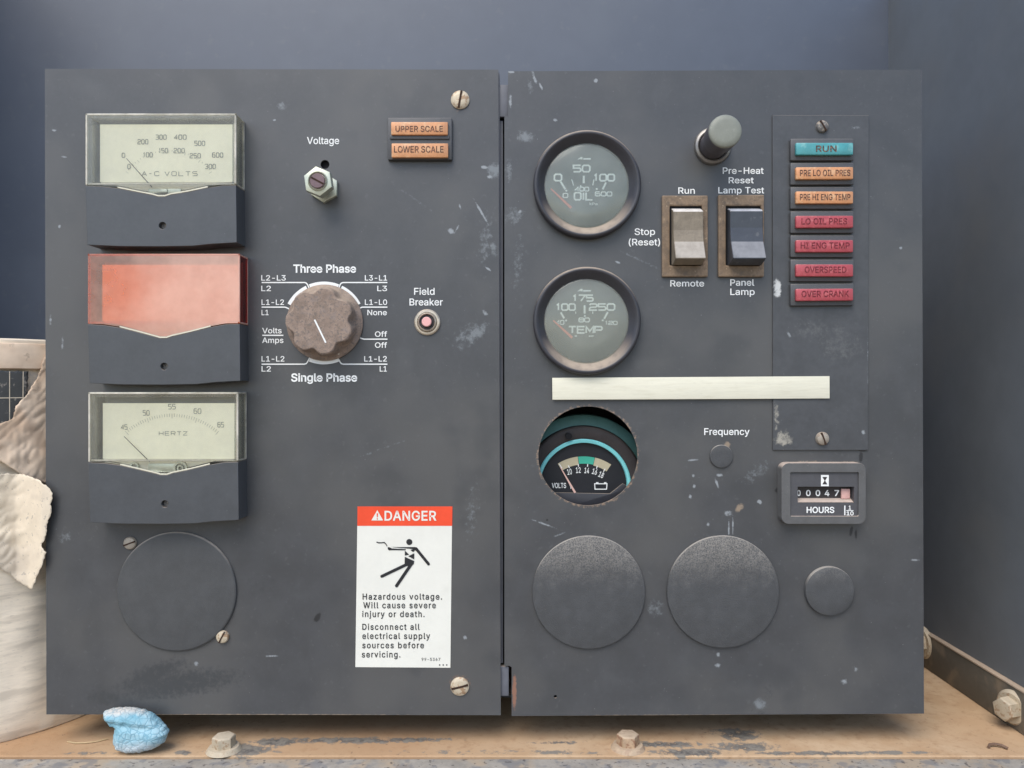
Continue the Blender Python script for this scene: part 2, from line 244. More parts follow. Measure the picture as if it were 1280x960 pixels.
 'y': [389, [[47, -139, 61, -86, 71, -87, 104, -89, 130, -74, 151, -36, 163, -1, 17, 379, 84, 379, 165, 155, 187, 87, 206, 21, 184, 21, 202, 87, 224, 155, 305, 379, 371, 379, 204, -58, 177, -107, 139, -136, 91, -145, 65, -143]]],
 'z': [380, [[42, 0, 42, 46, 254, 320, 254, 323, 48, 323, 48, 379, 333, 379, 333, 331, 126, 60, 126, 56, 339, 56, 339, 0]]],
 '0': [453, [[227, -7, 174, 1, 130, 24, 95, 62, 69, 113, 53, 178, 48, 254, 53, 330, 69, 395, 95, 447, 130, 484, 174, 508, 227, 516, 279, 508, 323, 484, 358, 447, 384, 395, 400, 330, 405, 254, 400, 178, 384, 113, 359, 62, 323, 24, 279, 1], [227, 50, 261, 56, 290, 74, 313, 103, 330, 144, 340, 194, 344, 254, 340, 314, 330, 365, 313, 405, 290, 435, 261, 453, 227, 460, 192, 453, 163, 435, 140, 405, 123, 365, 113, 314, 109, 254, 113, 194, 123, 144, 140, 103, 163, 74, 192, 56]]],
 '1': [453, [[76, 0, 76, 55, 391, 55, 391, 0], [276, 509, 276, 0, 212, 0, 212, 448, 209, 448, 86, 358, 86, 427, 198, 509]]],
 '2': [453, [[64, 0, 64, 47, 234, 229, 282, 282, 311, 327, 320, 371, 317, 397, 308, 419, 293, 436, 273, 449, 224, 460, 196, 457, 172, 447, 153, 433, 139, 413, 130, 390, 127, 362, 66, 362, 71, 405, 86, 442, 111, 473, 143, 496, 182, 511, 225, 516, 268, 511, 306, 497, 337, 474, 361, 445, 376, 411, 381, 372, 371, 318, 336, 259, 267, 180, 153, 60, 153, 57, 389, 57, 389, 0]]],
 '3': [453, [[218, -7, 173, -3, 133, 10, 98, 30, 70, 57, 52, 91, 44, 132, 109, 132, 115, 107, 126, 87, 144, 71, 165, 59, 219, 50, 275, 61, 297, 74, 315, 93, 325, 116, 329, 145, 326, 172, 316, 196, 299, 217, 275, 234, 242, 244, 201, 248, 157, 248, 157, 299, 288, 448, 288, 452, 70, 452, 70, 509, 372, 509, 372, 461, 211, 278, 211, 289, 264, 288, 308, 276, 344, 253, 371, 222, 387, 186, 393, 145, 387, 103, 370, 66, 344, 36, 309, 12, 266, -2]]],
 '4': [453, [[40, 105, 40, 158, 247, 509, 311, 509, 109, 166, 109, 163, 413, 163, 413, 105], [282, 0, 282, 121, 282, 146, 282, 318, 343, 318, 343, 0]]],
 '5': [453, [[221, -7, 178, -2, 140, 11, 108, 32, 83, 60, 66, 93, 60, 130, 122, 130, 127, 108, 138, 89, 173, 60, 221, 50, 250, 53, 276, 64, 298, 82, 314, 104, 324, 131, 328, 162, 324, 193, 314, 221, 297, 244, 275, 262, 248, 273, 218, 277, 167, 268, 128, 246, 67, 253, 96, 509, 366, 509, 366, 452, 151, 452, 134, 301, 136, 301, 178, 325, 229, 334, 263, 330, 294, 321, 321, 306, 345, 285, 364, 260, 379, 231, 388, 199, 391, 163, 385, 117, 369, 76, 343, 41, 309, 15, 268, -1]]],
 '6': [453, [[226, -7, 182, -1, 142, 15, 109, 40, 84, 74, 69, 115, 64, 162, 68, 199, 80, 239, 137, 340, 252, 509, 322, 509, 151, 261, 145, 261, 165, 288, 196, 307, 235, 314, 278, 309, 316, 295, 346, 271, 370, 240, 384, 201, 389, 157, 384, 112, 368, 73, 343, 39, 310, 14, 271, -2], [226, 48, 254, 52, 279, 63, 299, 79, 314, 101, 324, 128, 327, 157, 324, 187, 314, 213, 299, 235, 279, 251, 254, 262, 226, 265, 198, 262, 174, 252, 153, 235, 138, 214, 128, 188, 125, 158, 128, 128, 138, 102, 153, 79, 174, 63, 198, 52]]],
 '7': [453, [[97, 0, 323, 448, 323, 452, 62, 452, 62, 509, 391, 509, 391, 449, 165, 0]]],
 '8': [453, [[226, -7, 178, -2, 136, 11, 101, 33, 74, 62, 57, 96, 52, 135, 55, 166, 65, 195, 81, 220, 101, 241, 125, 256, 153, 265, 153, 267, 119, 282, 93, 308, 76, 342, 70, 380, 75, 417, 90, 450, 114, 477, 146, 498, 184, 511, 226, 516, 269, 511, 306, 498, 337, 477, 361, 450, 377, 417, 382, 380, 376, 342, 359, 308, 333, 282, 300, 267, 300, 265, 327, 256, 351, 241, 372, 220, 387, 195, 397, 166, 401, 135, 395, 96, 378, 62, 352, 33, 317, 11, 275, -2], [226, 49, 258, 52, 285, 60, 307, 74, 323, 91, 333, 113, 337, 139, 333, 165, 322, 189, 305, 208, 283, 223, 256, 232, 226, 235, 196, 232, 169, 223, 147, 208, 130, 189, 119, 165, 115, 139, 119, 113, 129, 91, 145, 74, 167, 60, 195, 52], [226, 290, 274, 300, 293, 313, 307, 330, 316, 351, 319, 376, 316, 399, 308, 420, 294, 437, 275, 449, 226, 460, 177, 449, 159, 437, 145, 420, 136, 399, 133, 376, 136, 351, 145, 330, 159, 313, 178, 300]]],
 '9': [453, [[226, 516, 271, 510, 310, 494, 343, 468, 368, 434, 384, 393, 389, 347, 385, 309, 373, 270, 315, 168, 200, 0, 130, 0, 301, 248, 307, 248, 287, 221, 257, 202, 218, 195, 175, 199, 137, 214, 106, 237, 83, 269, 68, 307, 64, 352, 69, 397, 85, 436, 110, 469, 143, 494, 182, 510], [226, 460, 199, 457, 174, 446, 154, 429, 138, 407, 129, 381, 125, 352, 129, 322, 138, 295, 154, 274, 174, 257, 199, 247, 226, 243, 254, 247, 279, 257, 299, 273, 314, 295, 324, 321, 327, 350, 324, 381, 314, 407, 299, 429, 279, 446, 254, 457]]],
 '.': [188, [[95, -4, 78, -1, 63, 9, 53, 24, 50, 41, 53, 59, 63, 73, 78, 83, 95, 87, 113, 83, 128, 73, 138, 59, 141, 41, 138, 24, 128, 9, 113, -1]]],
 '-': [453, [[337, 244, 337, 188, 114, 188, 114, 244]]],
 '(': [273, [[89, 207, 101, 324, 132, 441, 177, 539, 236, 539, 191, 428, 161, 313, 151, 207, 160, 115, 188, 16, 236, -96, 177, -96, 139, -21, 111, 55, 95, 131]]],
 ')': [273, [[37, -96, 86, 18, 113, 116, 122, 207, 112, 313, 82, 428, 37, 539, 97, 539, 142, 441, 173, 323, 184, 207, 178, 130, 161, 53, 134, -22, 97, -96]]],
 '/': [249, [[235, 533, 71, -76, 14, -76, 178, 533]]],
}
GL = {k: (a, [list(zip(q[0::2], q[1::2])) for q in qs]) for k, (a, qs) in GL.items()}
CAP = 509.0
def area2(q): return sum(q[i][0] * q[(i + 1) % len(q)][1] - q[(i + 1) % len(q)][0] * q[i][1] for i in range(len(q)))
def inside(p, q):
    c = False
    for i in range(len(q)):
        a, b = q[i], q[i - 1]
        if (a[1] > p[1]) != (b[1] > p[1]) and p[0] < (b[0] - a[0]) * (p[1] - a[1]) / (b[1] - a[1]) + a[0]: c = not c
    return c
def fatten(q, e):
    out = []; n = len(q)
    for i in range(n):
        a, b, c = Vector(q[i - 1]), Vector(q[i]), Vector(q[(i + 1) % n])
        d0, d1 = (b - a).normalized(), (c - b).normalized()
        nn = Vector((-d0.y - d1.y, d0.x + d1.x))
        if nn.length < 1e-3: nn = Vector((-d0.y, d0.x))
        nn.normalize(); k = max(.6, nn.dot(Vector((-d0.y, d0.x))))
        out.append(tuple(b + nn * e / k))
    return out

def text(bm, s, x0, x1, base, cap, h=.5, bold=0, space=0, rot=0):
    """Set a word so that it spans x0..x1 on its baseline, capitals cap high."""
    x = 0; glyphs = []
    for c in s:
        if c == ' ': x += 200 + space; continue
        adv, cs = GL[c]; glyphs.append((x, cs)); x += adv + space
    lo = min(g[0] + p[0] for g in glyphs for q in g[1] for p in q); hi = max(g[0] + p[0] for g in glyphs for q in g[1] for p in q)
    sx = (x1 - x0) / (hi - lo); sy = cap / CAP
    ca, sa = math.cos(rot), math.sin(rot)
    def mp(p, k):
        X, Y = (p[0] - lo) * sx, -p[1] * sy
        return bm.verts.new(at(x0 + X * ca - Y * sa, base + X * sa + Y * ca, h + k * .02))
    for gx, cs in glyphs:
        cs = [fatten(q, bold) if bold else q for q in cs]
        outer = [q for q in cs if area2(q) < 0]; hole = [q for q in cs if area2(q) >= 0]
        for k, q in enumerate(outer):
            hs = [hq for hq in hole if inside(hq[0], q)]
            pts, loops = [], []
            for l in [q] + hs:
                loops.append(list(range(len(pts), len(pts) + len(l)))); pts += [Vector(p) for p in l]
            vv, _e, ff, *_r = delaunay_2d_cdt(pts, [], loops, 1, 1e-3)
            vs_ = [mp((gx + v.x, v.y), k) for v in vv]
            for f in ff:
                c = sum((vv[i] for i in f), Vector((0, 0))) / len(f)
                if inside(c, q) and not any(inside(c, hq) for hq in hs):
                    try: face_front(bm, [vs_[i] for i in f])
                    except ValueError: pass

# square drawn letters of the gauge dials, as strokes in a unit cell
_o = [(0, .18), (.18, 0), (.82, 0), (1, .18), (1, .82), (.82, 1), (.18, 1), (0, .82), (0, .18)]
ST = {'0': [_o], 'O': [_o], '1': [[(.2, .78), (.55, 1), (.55, 0)]], '2': [[(0, .8), (.15, 1), (.85, 1), (1, .82), (1, .62), (.85, .5), (.15, .45), (0, .3), (0, 0), (1, 0)]],
      '3': [[(0, 1), (.85, 1), (1, .85), (1, .62), (.85, .52), (.3, .52)], [(.85, .52), (1, .4), (1, .15), (.85, 0), (0, 0)]],
      '4': [[(.8, 0), (.8, 1), (0, .3), (1, .3)]], '5': [[(1, 1), (0, 1), (0, .56), (.85, .56), (1, .42), (1, .15), (.85, 0), (0, 0)]],
      '6': [[(.95, 1), (.15, 1), (0, .85), (0, .15), (.15, 0), (.85, 0), (1, .15), (1, .42), (.85, .56), (0, .56)]],
      '7': [[(0, 1), (1, 1), (.35, 0)]], '8': [_o, [(0, .52), (1, .52)]], 'A': [[(0, 0), (.5, 1), (1, 0)], [(.2, .32), (.8, .32)]],
      'C': [[(1, .82), (.82, 1), (.18, 1), (0, .82), (0, .18), (.18, 0), (.82, 0), (1, .18)]], 'V': [[(0, 1), (.5, 0), (1, 1)]],
      'L': [[(0, 1), (0, 0), (1, 0)]], 'T': [[(0, 1), (1, 1)], [(.5, 1), (.5, 0)]], 'I': [[(.5, 0), (.5, 1)]],
      'S': [[(1, 1), (.15, 1), (0, .85), (0, .65), (.15, .52), (.85, .52), (1, .38), (1, .15), (.85, 0), (0, 0)]],
      'H': [[(0, 0), (0, 1)], [(1, 0), (1, 1)], [(0, .5), (1, .5)]], 'E': [[(1, 1), (0, 1), (0, 0), (1, 0)], [(0, .52), (.9, .52)]],
      'R': [[(0, 0), (0, 1), (.85, 1), (1, .85), (1, .62), (.85, .48), (0, .48)], [(.5, .48), (1, 0)]], 'Z': [[(0, 1), (1, 1), (0, 0), (1, 0)]],
      'M': [[(0, 0), (0, 1), (.5, .25), (1, 1), (1, 0)]], 'P': [[(0, 0), (0, 1), (.85, 1), (1, .85), (1, .6), (.85, .46), (0, .46)]],
      '-': [[(.1, .5), (.8, .5)]]}
NARROW = {'1': .75, 'I': .3, '-': .7}
def strokes(bm, s, x0, x1, base, cap, wd, h=.5, gap=.3, rot=0):
    x = 0; cells = []
    for c in s:
        if c == ' ': x += .7; continue
        cw = NARROW.get(c, 1); cells.append((x, cw, c)); x += cw + gap
    tot = x - gap; sx = (x1 - x0 - wd) / tot
    ca, sa = math.cos(rot), math.sin(rot)
    for cx, cw, c in cells:
        for k, pl in enumerate(ST[c]):
            cl = pl[0] == pl[-1] and len(pl) > 3
            q = []
            for p in pl:
                X, Y = (cx + p[0] * cw) * sx, -p[1] * (cap - wd)
                q.append((x0 + wd / 2 + X * ca - Y * sa, base - wd / 2 + X * sa + Y * ca))
            ribbon(bm, q, wd, h + k * .02, closed=cl)

# ------------------------------------------------------------------ materials
class NT:
    def __init__(s, name):
        s.m = bpy.data.materials.new(name); s.m.use_nodes = True
        s.t = s.m.node_tree; s.t.nodes.clear()
        s.out = s.t.nodes.new('ShaderNodeOutputMaterial')
    def n(s, typ, _set=None, **kw):
        nd = s.t.nodes.new('ShaderNode' + typ)
        for k, v in (_set or {}).items(): setattr(nd, k, v)
        for k, v in kw.items():
            sock = nd.inputs[int(k[1:])] if k[0] == 'i' and k[1:].isdigit() else nd.inputs[k.replace('_', ' ')]
            s.put(sock, v)
        return nd
    def put(s, sock, v):
        if isinstance(v, bpy.types.NodeSocket): s.t.links.new(v, sock)
        elif isinstance(v, bpy.types.Node): s.t.links.new(v.outputs[0], sock)
        else:
            if sock.type == 'RGBA' and len(v) == 3: v = (*v, 1)
            sock.default_value = v
    def math(s, op, a, b=0.0, clamp=False): return s.n('Math', dict(operation=op, use_clamp=clamp), i0=a, i1=b).outputs[0]
    def ramp(s, v, a, b, lo=0.0, hi=1.0):
        return s.n('MapRange', dict(interpolation_type='SMOOTHSTEP'), Value=v, From_Min=a, From_Max=b, To_Min=lo, To_Max=hi).outputs[0]
    def mix(s, f, a, b):
        nd = s.t.nodes.new('ShaderNodeMix'); nd.data_type = 'RGBA'
        s.put(nd.inputs[0], f); s.put(nd.inputs[6], a); s.put(nd.inputs[7], b)
        return nd.outputs[2]
    def noise(s, co, scale, detail=4, rough=.6): return s.n('TexNoise', Vector=co, Scale=scale, Detail=detail, Roughness=rough).outputs[0]

DUST = (.46, .36, .27)
def surf(name, col, rough=.55, var=.12, scale=90, spec=.4, metal=0, bump=0, bscale=1500, dust=0, dustcol=DUST, specks=(), marks=(), rvar=.08, topdust=0, cs=None, ring=None):
    """Weathered surface: mottling, specks, settled dust on faces that look up, and marks of a shape of their own."""
    t = NT(name)
    co = t.n('TexCoord').outputs['Object']
    if cs: co = t.n('VectorMath', dict(operation='MULTIPLY'), i0=co, i1=cs).outputs[0]
    n1 = t.noise(co, scale, 6); n2 = t.noise(co, scale * 7, 3)
    f = t.math('ADD', t.math('MULTIPLY', n1, .7), t.math('MULTIPLY', n2, .3))
    c = t.mix(t.ramp(f, .3, .7), tuple(x * (1 - var) for x in col), tuple(min(1, x * (1 + var)) for x in col))
    for scl, lo, hi, sc, amt in specks:
        c = t.mix(t.math('MULTIPLY', t.ramp(t.noise(co, scl, 3, .55), lo, hi), amt), c, sc)
    groups = {}
    for mk in marks: groups.setdefault(SF if mk[6] == SC and mk[2] * mk[3] > 60 else mk[6], []).append(mk)
    for mc, ms in groups.items():
        acc = None
        for (mx, my, rx, ry, rot, amt, _c) in ms:
            mp = t.n('Mapping', dict(vector_type='TEXTURE'), Vector=co, Location=((mx - 640) * U, 0, (480 - my) * U), Rotation=(0, math.radians(rot), 0), Scale=(rx * U, 1, ry * U))
            ln = t.n('VectorMath', dict(operation='LENGTH'), i0=mp).outputs['Value']
            mm = t.ramp(ln, 1.25, .1, 0, amt)
            acc = mm if acc is None else t.math('MAXIMUM', acc, mm)
        rag = t.math('MULTIPLY', t.math('SUBTRACT', t.noise(co, 330, 7, .72), .5), 2.2)
        k = t.ramp(t.math('ADD', acc, t.math('MULTIPLY', rag, t.ramp(acc, 0, .25))), .38, 1.0)
        c = t.mix(k, c, mc)
    if ring:         # chipped, rusty edge round a cut hole
        rx_, ry_, rr, wd, rc = ring
        mp = t.n('Mapping', dict(vector_type='TEXTURE'), Vector=co, Location=((rx_ - 640) * U, 0, (480 - ry_) * U), Scale=(rr * U, 1, rr * U))
        ln = t.n('VectorMath', dict(operation='LENGTH'), i0=mp).outputs['Value']
        k = t.math('ADD', t.ramp(ln, 1 + wd, 1, 0, 1), t.math('MULTIPLY', t.math('SUBTRACT', t.noise(co, 420, 6, .7), .5), 2.6))
        c = t.mix(t.math('MULTIPLY', t.ramp(k, .85, 1.25), t.ramp(ln, 1 + wd, 1 + wd * .6)), c, rc)
    r = t.math('ADD', t.math('MULTIPLY', t.math('SUBTRACT', n1, .5), rvar * 2), rough)
    if dust:
        nz = t.n('SeparateXYZ', i0=t.n('NewGeometry').outputs['Normal']).outputs[2]
        k = t.math('MULTIPLY', t.ramp(nz, .15, .8), t.ramp(n1, .2, .6, .55, 1))
        k = t.math('MULTIPLY', k, dust)
        c = t.mix(k, c, dustcol); r = t.math('ADD', r, t.math('MULTIPLY', k, .35), True)
    if topdust:      # dust caught in the grain of the upper part
        lz = t.n('SeparateXYZ', i0=co).outputs[2]
        k = t.math('MULTIPLY', t.ramp(t.math('ADD', lz, t.math('MULTIPLY', t.math('SUBTRACT', n1, .5), .02)), 0, .036), t.ramp(t.noise(co, 1300, 3), .28, .68))
        c = t.mix(t.math('MULTIPLY', k, topdust), c, dustcol)
    p = t.n('BsdfPrincipled', Base_Color=c, Roughness=r, Metallic=metal)
    p.inputs['Specular IOR Level'].default_value = spec
    if bump:
        b = t.n('Bump', Strength=min(1, bump), Distance=.0004, Height=t.noise(co, bscale, 3)); t.put(p.inputs['Normal'], b)
    t.put(t.out.inputs[0], p)
    return t.m

def clear(name, tint=(1, 1, 1), milk=.1, milkcol=(.8, .82, .78), rough=.08, gloss=1.0, var=.5, scale=60, drift=0):
    """Thin aged plastic or glass: see-through, partly hazed, reflecting at a slant."""
    t = NT(name)
    co = t.n('TexCoord').outputs['Object']
    haze = t.ramp(t.noise(co, scale, 5), .25, .75, milk * (1 - var), milk * (1 + var))
    if drift:      # haze thins towards one end, painting a glow into the cover
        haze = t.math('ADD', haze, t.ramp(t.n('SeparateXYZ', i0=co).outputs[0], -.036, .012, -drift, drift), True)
    body = t.n('MixShader', i0=haze, i1=t.n('BsdfTransparent', Color=tint), i2=t.n('BsdfDiffuse', Color=milkcol))
    fr = t.math('MULTIPLY', t.n('Fresnel', IOR=1.45).outputs[0], gloss)
    t.put(t.out.inputs[0], t.n('MixShader', i0=fr, i1=body, i2=t.n('BsdfGlossy', Color=(1, 1, 1), Roughness=rough)))
    return t.m

SF, RU = (.165, .18, .19), (.21, .13, .085)
SC, ST_, TN, DK = (.26, .28, .295), (.044, .047, .05), (.26, .20, .145), (.02, .02, .022)
left_marks = [(607, 300, 14, 60, 8, .6, SF), (585, 420, 40, 22, -35, .62, SF), (520, 250, 60, 3, 35, .55, SF), (480, 560, 70, 2.5, -20, .52, SF), (590, 640, 14, 70, 5, .52, SF), (352, 133, 10, 9, 0, .75, SC), (343, 150, 3, 2, 0, 1, SC), (618, 213, 15, 15, 20, .95, SC), (605, 209, 6, 3, 10, 1.2, SC), (612, 221, 5, 3, 0, 1, SC),
              (602, 266, 26, 2.2, 60, 1.0, SC), (564, 289, 7, 5, 30, 1.0, SC), (571, 286, 9, 2, 120, .8, SC), (617, 311, 7, 16, -10, .85, SC), (610, 336, 6, 2, 35, 1.1, SC),
              (596, 416, 25, 11, -40, .95, SC), (606, 391, 7, 4, 40, .8, SC), (575, 258, 6, 2, 70, .8, SC), (68, 163, 4, 2, 0, 1, SC), (80, 196, 6, 2, 10, .8, SC), (74, 283, 3, 3, 0, 1, SC),
              (78, 430, 3, 14, 0, .75, SC), (63, 400, 3, 10, 0, .8, SC), (340, 820, 12, 2, 0, .9, SC), (581, 797, 4, 4, 0, .9, SC), (575, 855, 17, 17, 0, 1.0, RU), (576, 128, 15, 15, 0, .95, RU), (300, 893.4, 320, 1.6, 0, .85, TN),
              (245, 830, 5, 5, 0, .8, SC), (82, 672, 16, 12, 0, .6, SC), (225, 855, 125, 26, -8, 1.0, ST_), (130, 872, 40, 18, 0, .9, ST_), (190, 845, 75, 22, -22, 1.0, ST_), (397, 772, 5, 9, 30, 1.3, DK),
              (330, 730, 60, 30, 20, .5, ST_)]
right_marks = [(648, 330, 10, 70, 4, .55, SF), (800, 325, 60, 3, 25, .55, SF), (945, 590, 34, 14, -40, .6, SF), (880, 894, 240, 1.6, 0, .8, TN), (657, 171, 17, 11, 10, .9, SC), (668, 97, 14, 3, 70, .85, SC), (676, 108, 9, 2, 65, .95, SC), (663, 108, 6, 18, -10, .62, SC), (638, 126, 3, 13, 0, 1, SC), (639, 90, 6, 2, 0, 1.2, SC),
               (643, 270, 19, 15, -30, .72, SC), (636, 212, 8, 22, 0, .66, SC), (650, 264, 3, 3, 0, 1.1, SC), (694, 150, 5, 3, 20, .9, SC), (772, 328, 5, 2, 20, 1.1, SC),
               (867, 575, 9, 2, -5, 1.0, SC), (899, 594, 6, 3, 0, 1.0, SC), (896, 604, 2.5, 10, -20, .95, SC), (867, 595, 3, 4, 0, 1, SC), (868, 608, 3, 4, 0, 1, SC), (863, 621, 3, 4, 0, 1, SC),
               (949, 627, 5, 4, 40, 1.1, SC), (910, 642, 8, 6, 0, .8, SC), (885, 655, 4, 4, 0, .8, SC), (911, 660, 1.6, 16, 0, .95, SC), (916, 658, 1.6, 18, 0, .9, SC),
               (819, 760, 17, 17, 0, .66, SC), (1144, 700, 8, 2, 0, .8, SC), (898, 818, 4, 4, 0, .9, SC), (897, 832, 6, 4, 0, .9, SC), (1056, 852, 9, 5, 0, .8, SC), (1070, 836, 5, 6, 0, .75, SC),
               (950, 880, 11, 11, 0, 1.0, SC), (745, 101, 4, 4, 0, 1, SC), (1126, 310, 3, 3, 0, 1, SC), (680, 655, 30, 2, 20, .8, SC), (700, 668, 12, 2, 160, .7, SC),
               (924, 635, 9, 6, -35, 1.1, TN), (909, 556, 6, 6, 0, 1.1, TN), 
                (950, 890, 22, 8, 0, .6, ST_), (643, 864, 4, 30, 0, 1.25, (.24, .12, .08)), (1062, 578, 20, 3, 0, .75, TN), (1010, 577, 25, 2.5, 0, .7, TN),
               (1076, 571, 3.5, 9, 0, 1.5, DK), (1064, 664, 3, 9, 10, 1.3, DK), (1070, 668, 2.5, 9, 0, 1.2, DK), (972, 613, 5, 4, 0, 1.5, DK), (684, 650, 2, 2, 0, 1.4, DK), (1077, 563, 7, 2, 10, 1.3, DK), (960, 866, 14, 24, 0, .5, ST_)]
plate_marks = [(971, 360, 7, 15, 0, 1.15, (.55, .56, .55)), (978, 548, 16, 16, 0, .85, (.34, .32, .27)), (970, 520, 6, 26, 0, .7, (.34, .32, .27)), (1050, 430, 45, 42, 0, .62, (.105, .108, .11)), (1020, 415, 50, 24, 10, .6, (.105, .108, .11)), (985, 418, 8, 3, 60, .8, SC),
               (1078, 540, 4, 4, 0, 1, SC), (1070, 160, 12, 4, 0, .6, SC), (1084, 450, 2, 70, 0, .6, SC), (1085, 440, 3, 4, 0, 1.1, SC)]
PC = (.056, .058, .062)
M = {}
M['sheet_l'] = surf('charcoal_paint', PC, .42, .10, 55, .6, bump=.08, bscale=2600, dust=.5, specks=[(900, .71, .77, (.5, .5, .5), .5), (40, .55, .75, (.074, .077, .081), .6), (9, .42, .66, (.088, .087, .085), .75), (24, .52, .7, (.048, .05, .053), .6), (260, .6, .72, (.10, .103, .106), .35)], marks=left_marks)
M['sheet_r'] = surf('charcoal_paint_scuffed', PC, .42, .10, 55, .6, bump=.08, bscale=2600, dust=.5, specks=[(800, .70, .77, (.5, .5, .5), .55), (40, .55, .75, (.074, .077, .081), .6), (9, .42, .66, (.088, .087, .085), .75), (24, .52, .7, (.048, .05, .053), .6), (260, .6, .72, (.10, .103, .106), .35)], marks=right_marks, ring=(735, 570, 62, .16, (.24, .17, .12)))
M['wall_r'] = surf('side_wall_paint_lit', (.135, .147, .160), .6, .10, 9, .4, bump=.06, bscale=900, specks=[(500, .74, .8, (.35, .35, .34), .5), (16, .5, .8, (.15, .153, .153), .7)])  # same sheet as the back; light on this side is put into paler paint
M['plate'] = surf('charcoal_plate_paint', (.064, .067, .072), .45, .16, 60, .5, bump=.08, bscale=2400, dust=.6, specks=[(700, .72, .8, (.45, .45, .45), .5)], marks=plate_marks)
M['frame_paint'] = surf('frame_paint', (.12, .125, .145), .55, .12, 40, .4, dust=.5)
M['box_in'] = surf('box_inside_paint', (.05, .056, .06), .6, .15, 40, .3, dust=.4)
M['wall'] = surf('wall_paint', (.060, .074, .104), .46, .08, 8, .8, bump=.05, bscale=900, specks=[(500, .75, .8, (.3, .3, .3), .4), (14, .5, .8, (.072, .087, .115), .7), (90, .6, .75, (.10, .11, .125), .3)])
M['legend'] = surf('white_print', (.82, .83, .81), .6, .04, 200, .2, specks=[(1500, .68, .74, (.3, .3, .31), .7)])
M['house'] = surf('black_meter_plastic', (.064, .069, .076), .4, .10, 70, .5, bump=.05, bscale=2500, dust=.35, specks=[(700, .74, .8, (.4, .4, .4), .5)])
M['dark'] = surf('dark_gap', (.012, .012, .014), .7, .1, 60, .2)
M['dial'] = surf('cream_dial_card', (.95, .92, .73), .6, .04, 60, .2)
M['inner'] = surf('meter_inside_grey', (.34, .35, .33), .6, .06, 60, .2)
M['ledge'] = surf('cream_meter_ledge', (.66, .63, .50), .6, .06, 60, .2)
M['ink'] = surf('dial_ink', (.33, .33, .28), .6, .05, 300, .2, specks=[(900, .5, .62, (.55, .56, .48), .8)])
M['needle'] = surf('needle_black', (.05, .05, .055), .5, .05, 300, .3)
M['cover'] = clear('hazed_clear_cover', (.99, .99, .97), .05, (.72, .72, .66), .12, .8)
M['slab'] = clear('cover_wall', (.98, .98, .95), .14, (.74, .72, .62), .2, .6)
M['edge'] = clear('cover_edge', (.95, .94, .88), .7, (.72, .68, .58), .25, .6)
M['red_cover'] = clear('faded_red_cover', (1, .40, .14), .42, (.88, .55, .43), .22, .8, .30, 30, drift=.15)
M['red_shade_side'] = clear('shaded_red_cover_side', (.75, .10, .07), .16, (.42, .07, .05), .2, .7)  # same plastic as the front, with the side's shade put into the red
M['zinc'] = surf('zinc_plate', (.50, .52, .42), .38, .12, 160, .5, .55, dust=.3)
M['pot'] = surf('brown_shaft', (.17, .11, .12), .5, .15, 200, .4, dust=.3)
M['screw'] = surf('rusty_zinc_screw', (.54, .46, .34), .5, .15, 260, .4, .2, specks=[(330, .48, .6, (.30, .17, .09), .8)], dust=.2)
M['screw_dull'] = surf('dull_dusty_screw', (.33, .29, .24), .5, .15, 260, .4, .2, specks=[(500, .6, .68, (.15, .09, .06), .6)], dust=.5)
M['screw_grey'] = surf('painted_screw', (.13, .125, .12), .5, .2, 260, .4, 0, specks=[(500, .5, .62, (.35, .30, .24), .7)], dust=.6)
M['slot'] = surf('screw_slot', (.05, .03, .022), .8, .2, 300, .1)
M['knob'] = surf('dusty_knob', (.27, .205, .165), .75, .25, 240, .2, bump=.5, bscale=1100, dust=.55, specks=[(650, .54, .62, (.17, .145, .13), .8), (150, .55, .7, (.26, .215, .195), .6)])
M['red_lens'] = surf('faded_red_lens', (.40, .07, .085), .36, .18, 160, .4, specks=[(300, .52, .68, (.52, .15, .15), .7), (80, .55, .7, (.26, .06, .07), .5)], dust=.35, dustcol=(.62, .45, .4))
M['amber_lens'] = surf('faded_amber_lens', (.60, .28, .13), .36, .18, 160, .4, specks=[(260, .5, .68, (.66, .42, .24), .7), (90, .55, .7, (.40, .20, .11), .5)], dust=.35, dustcol=(.7, .55, .42))
M['teal_lens'] = surf('faded_teal_lens', (.07, .30, .32), .3, .16, 160, .5, specks=[(200, .55, .7, (.22, .46, .44), .6)], dust=.5, dustcol=(.5, .6, .6))
M['lens_ink'] = surf('lens_ink', (.085, .05, .04), .6, .1, 300, .2, specks=[(700, .5, .6, (.42, .2, .13), .55)])
M['lens_ink_red'] = surf('lens_ink_on_red', (.13, .022, .03), .6, .1, 300, .2, specks=[(700, .48, .6, (.36, .06, .07), .7)])
M['lamp_house'] = surf('lamp_housing', (.075, .077, .082), .5, .12, 90, .45, dust=.75, dustcol=(.36, .31, .26))
M['white'] = surf('sticker_white', (.74, .73, .66), .42, .03, 40, .35, specks=[(60, .55, .8, (.67, .66, .59), .6)])
M['red_ink'] = surf('sticker_red', (.78, .075, .028), .4, .05, 60, .4, specks=[(45, .6, .8, (.80, .15, .035), .7)])
M['black_ink'] = surf('sticker_black', (.022, .022, .024), .55, .1, 200, .3)
M['plug'] = surf('grained_blank_cover', (.066, .068, .071), .55, .12, 120, .4, bump=.55, bscale=1500, topdust=.6, dust=.85, dustcol=(.36, .33, .29), specks=[(800, .72, .8, (.42, .40, .38), .6)])
M['plug_l'] = surf('grained_round_plate', (.068, .07, .072), .55, .10, 90, .4, bump=.3, bscale=2000, dust=.9, dustcol=(.46, .40, .34), specks=[(900, .75, .81, (.45, .45, .45), .6)])
M['bezel'] = surf('gauge_bezel', (.034, .034, .041), .42, .12, 150, .5, dust=.8, dustcol=(.46, .37, .28))
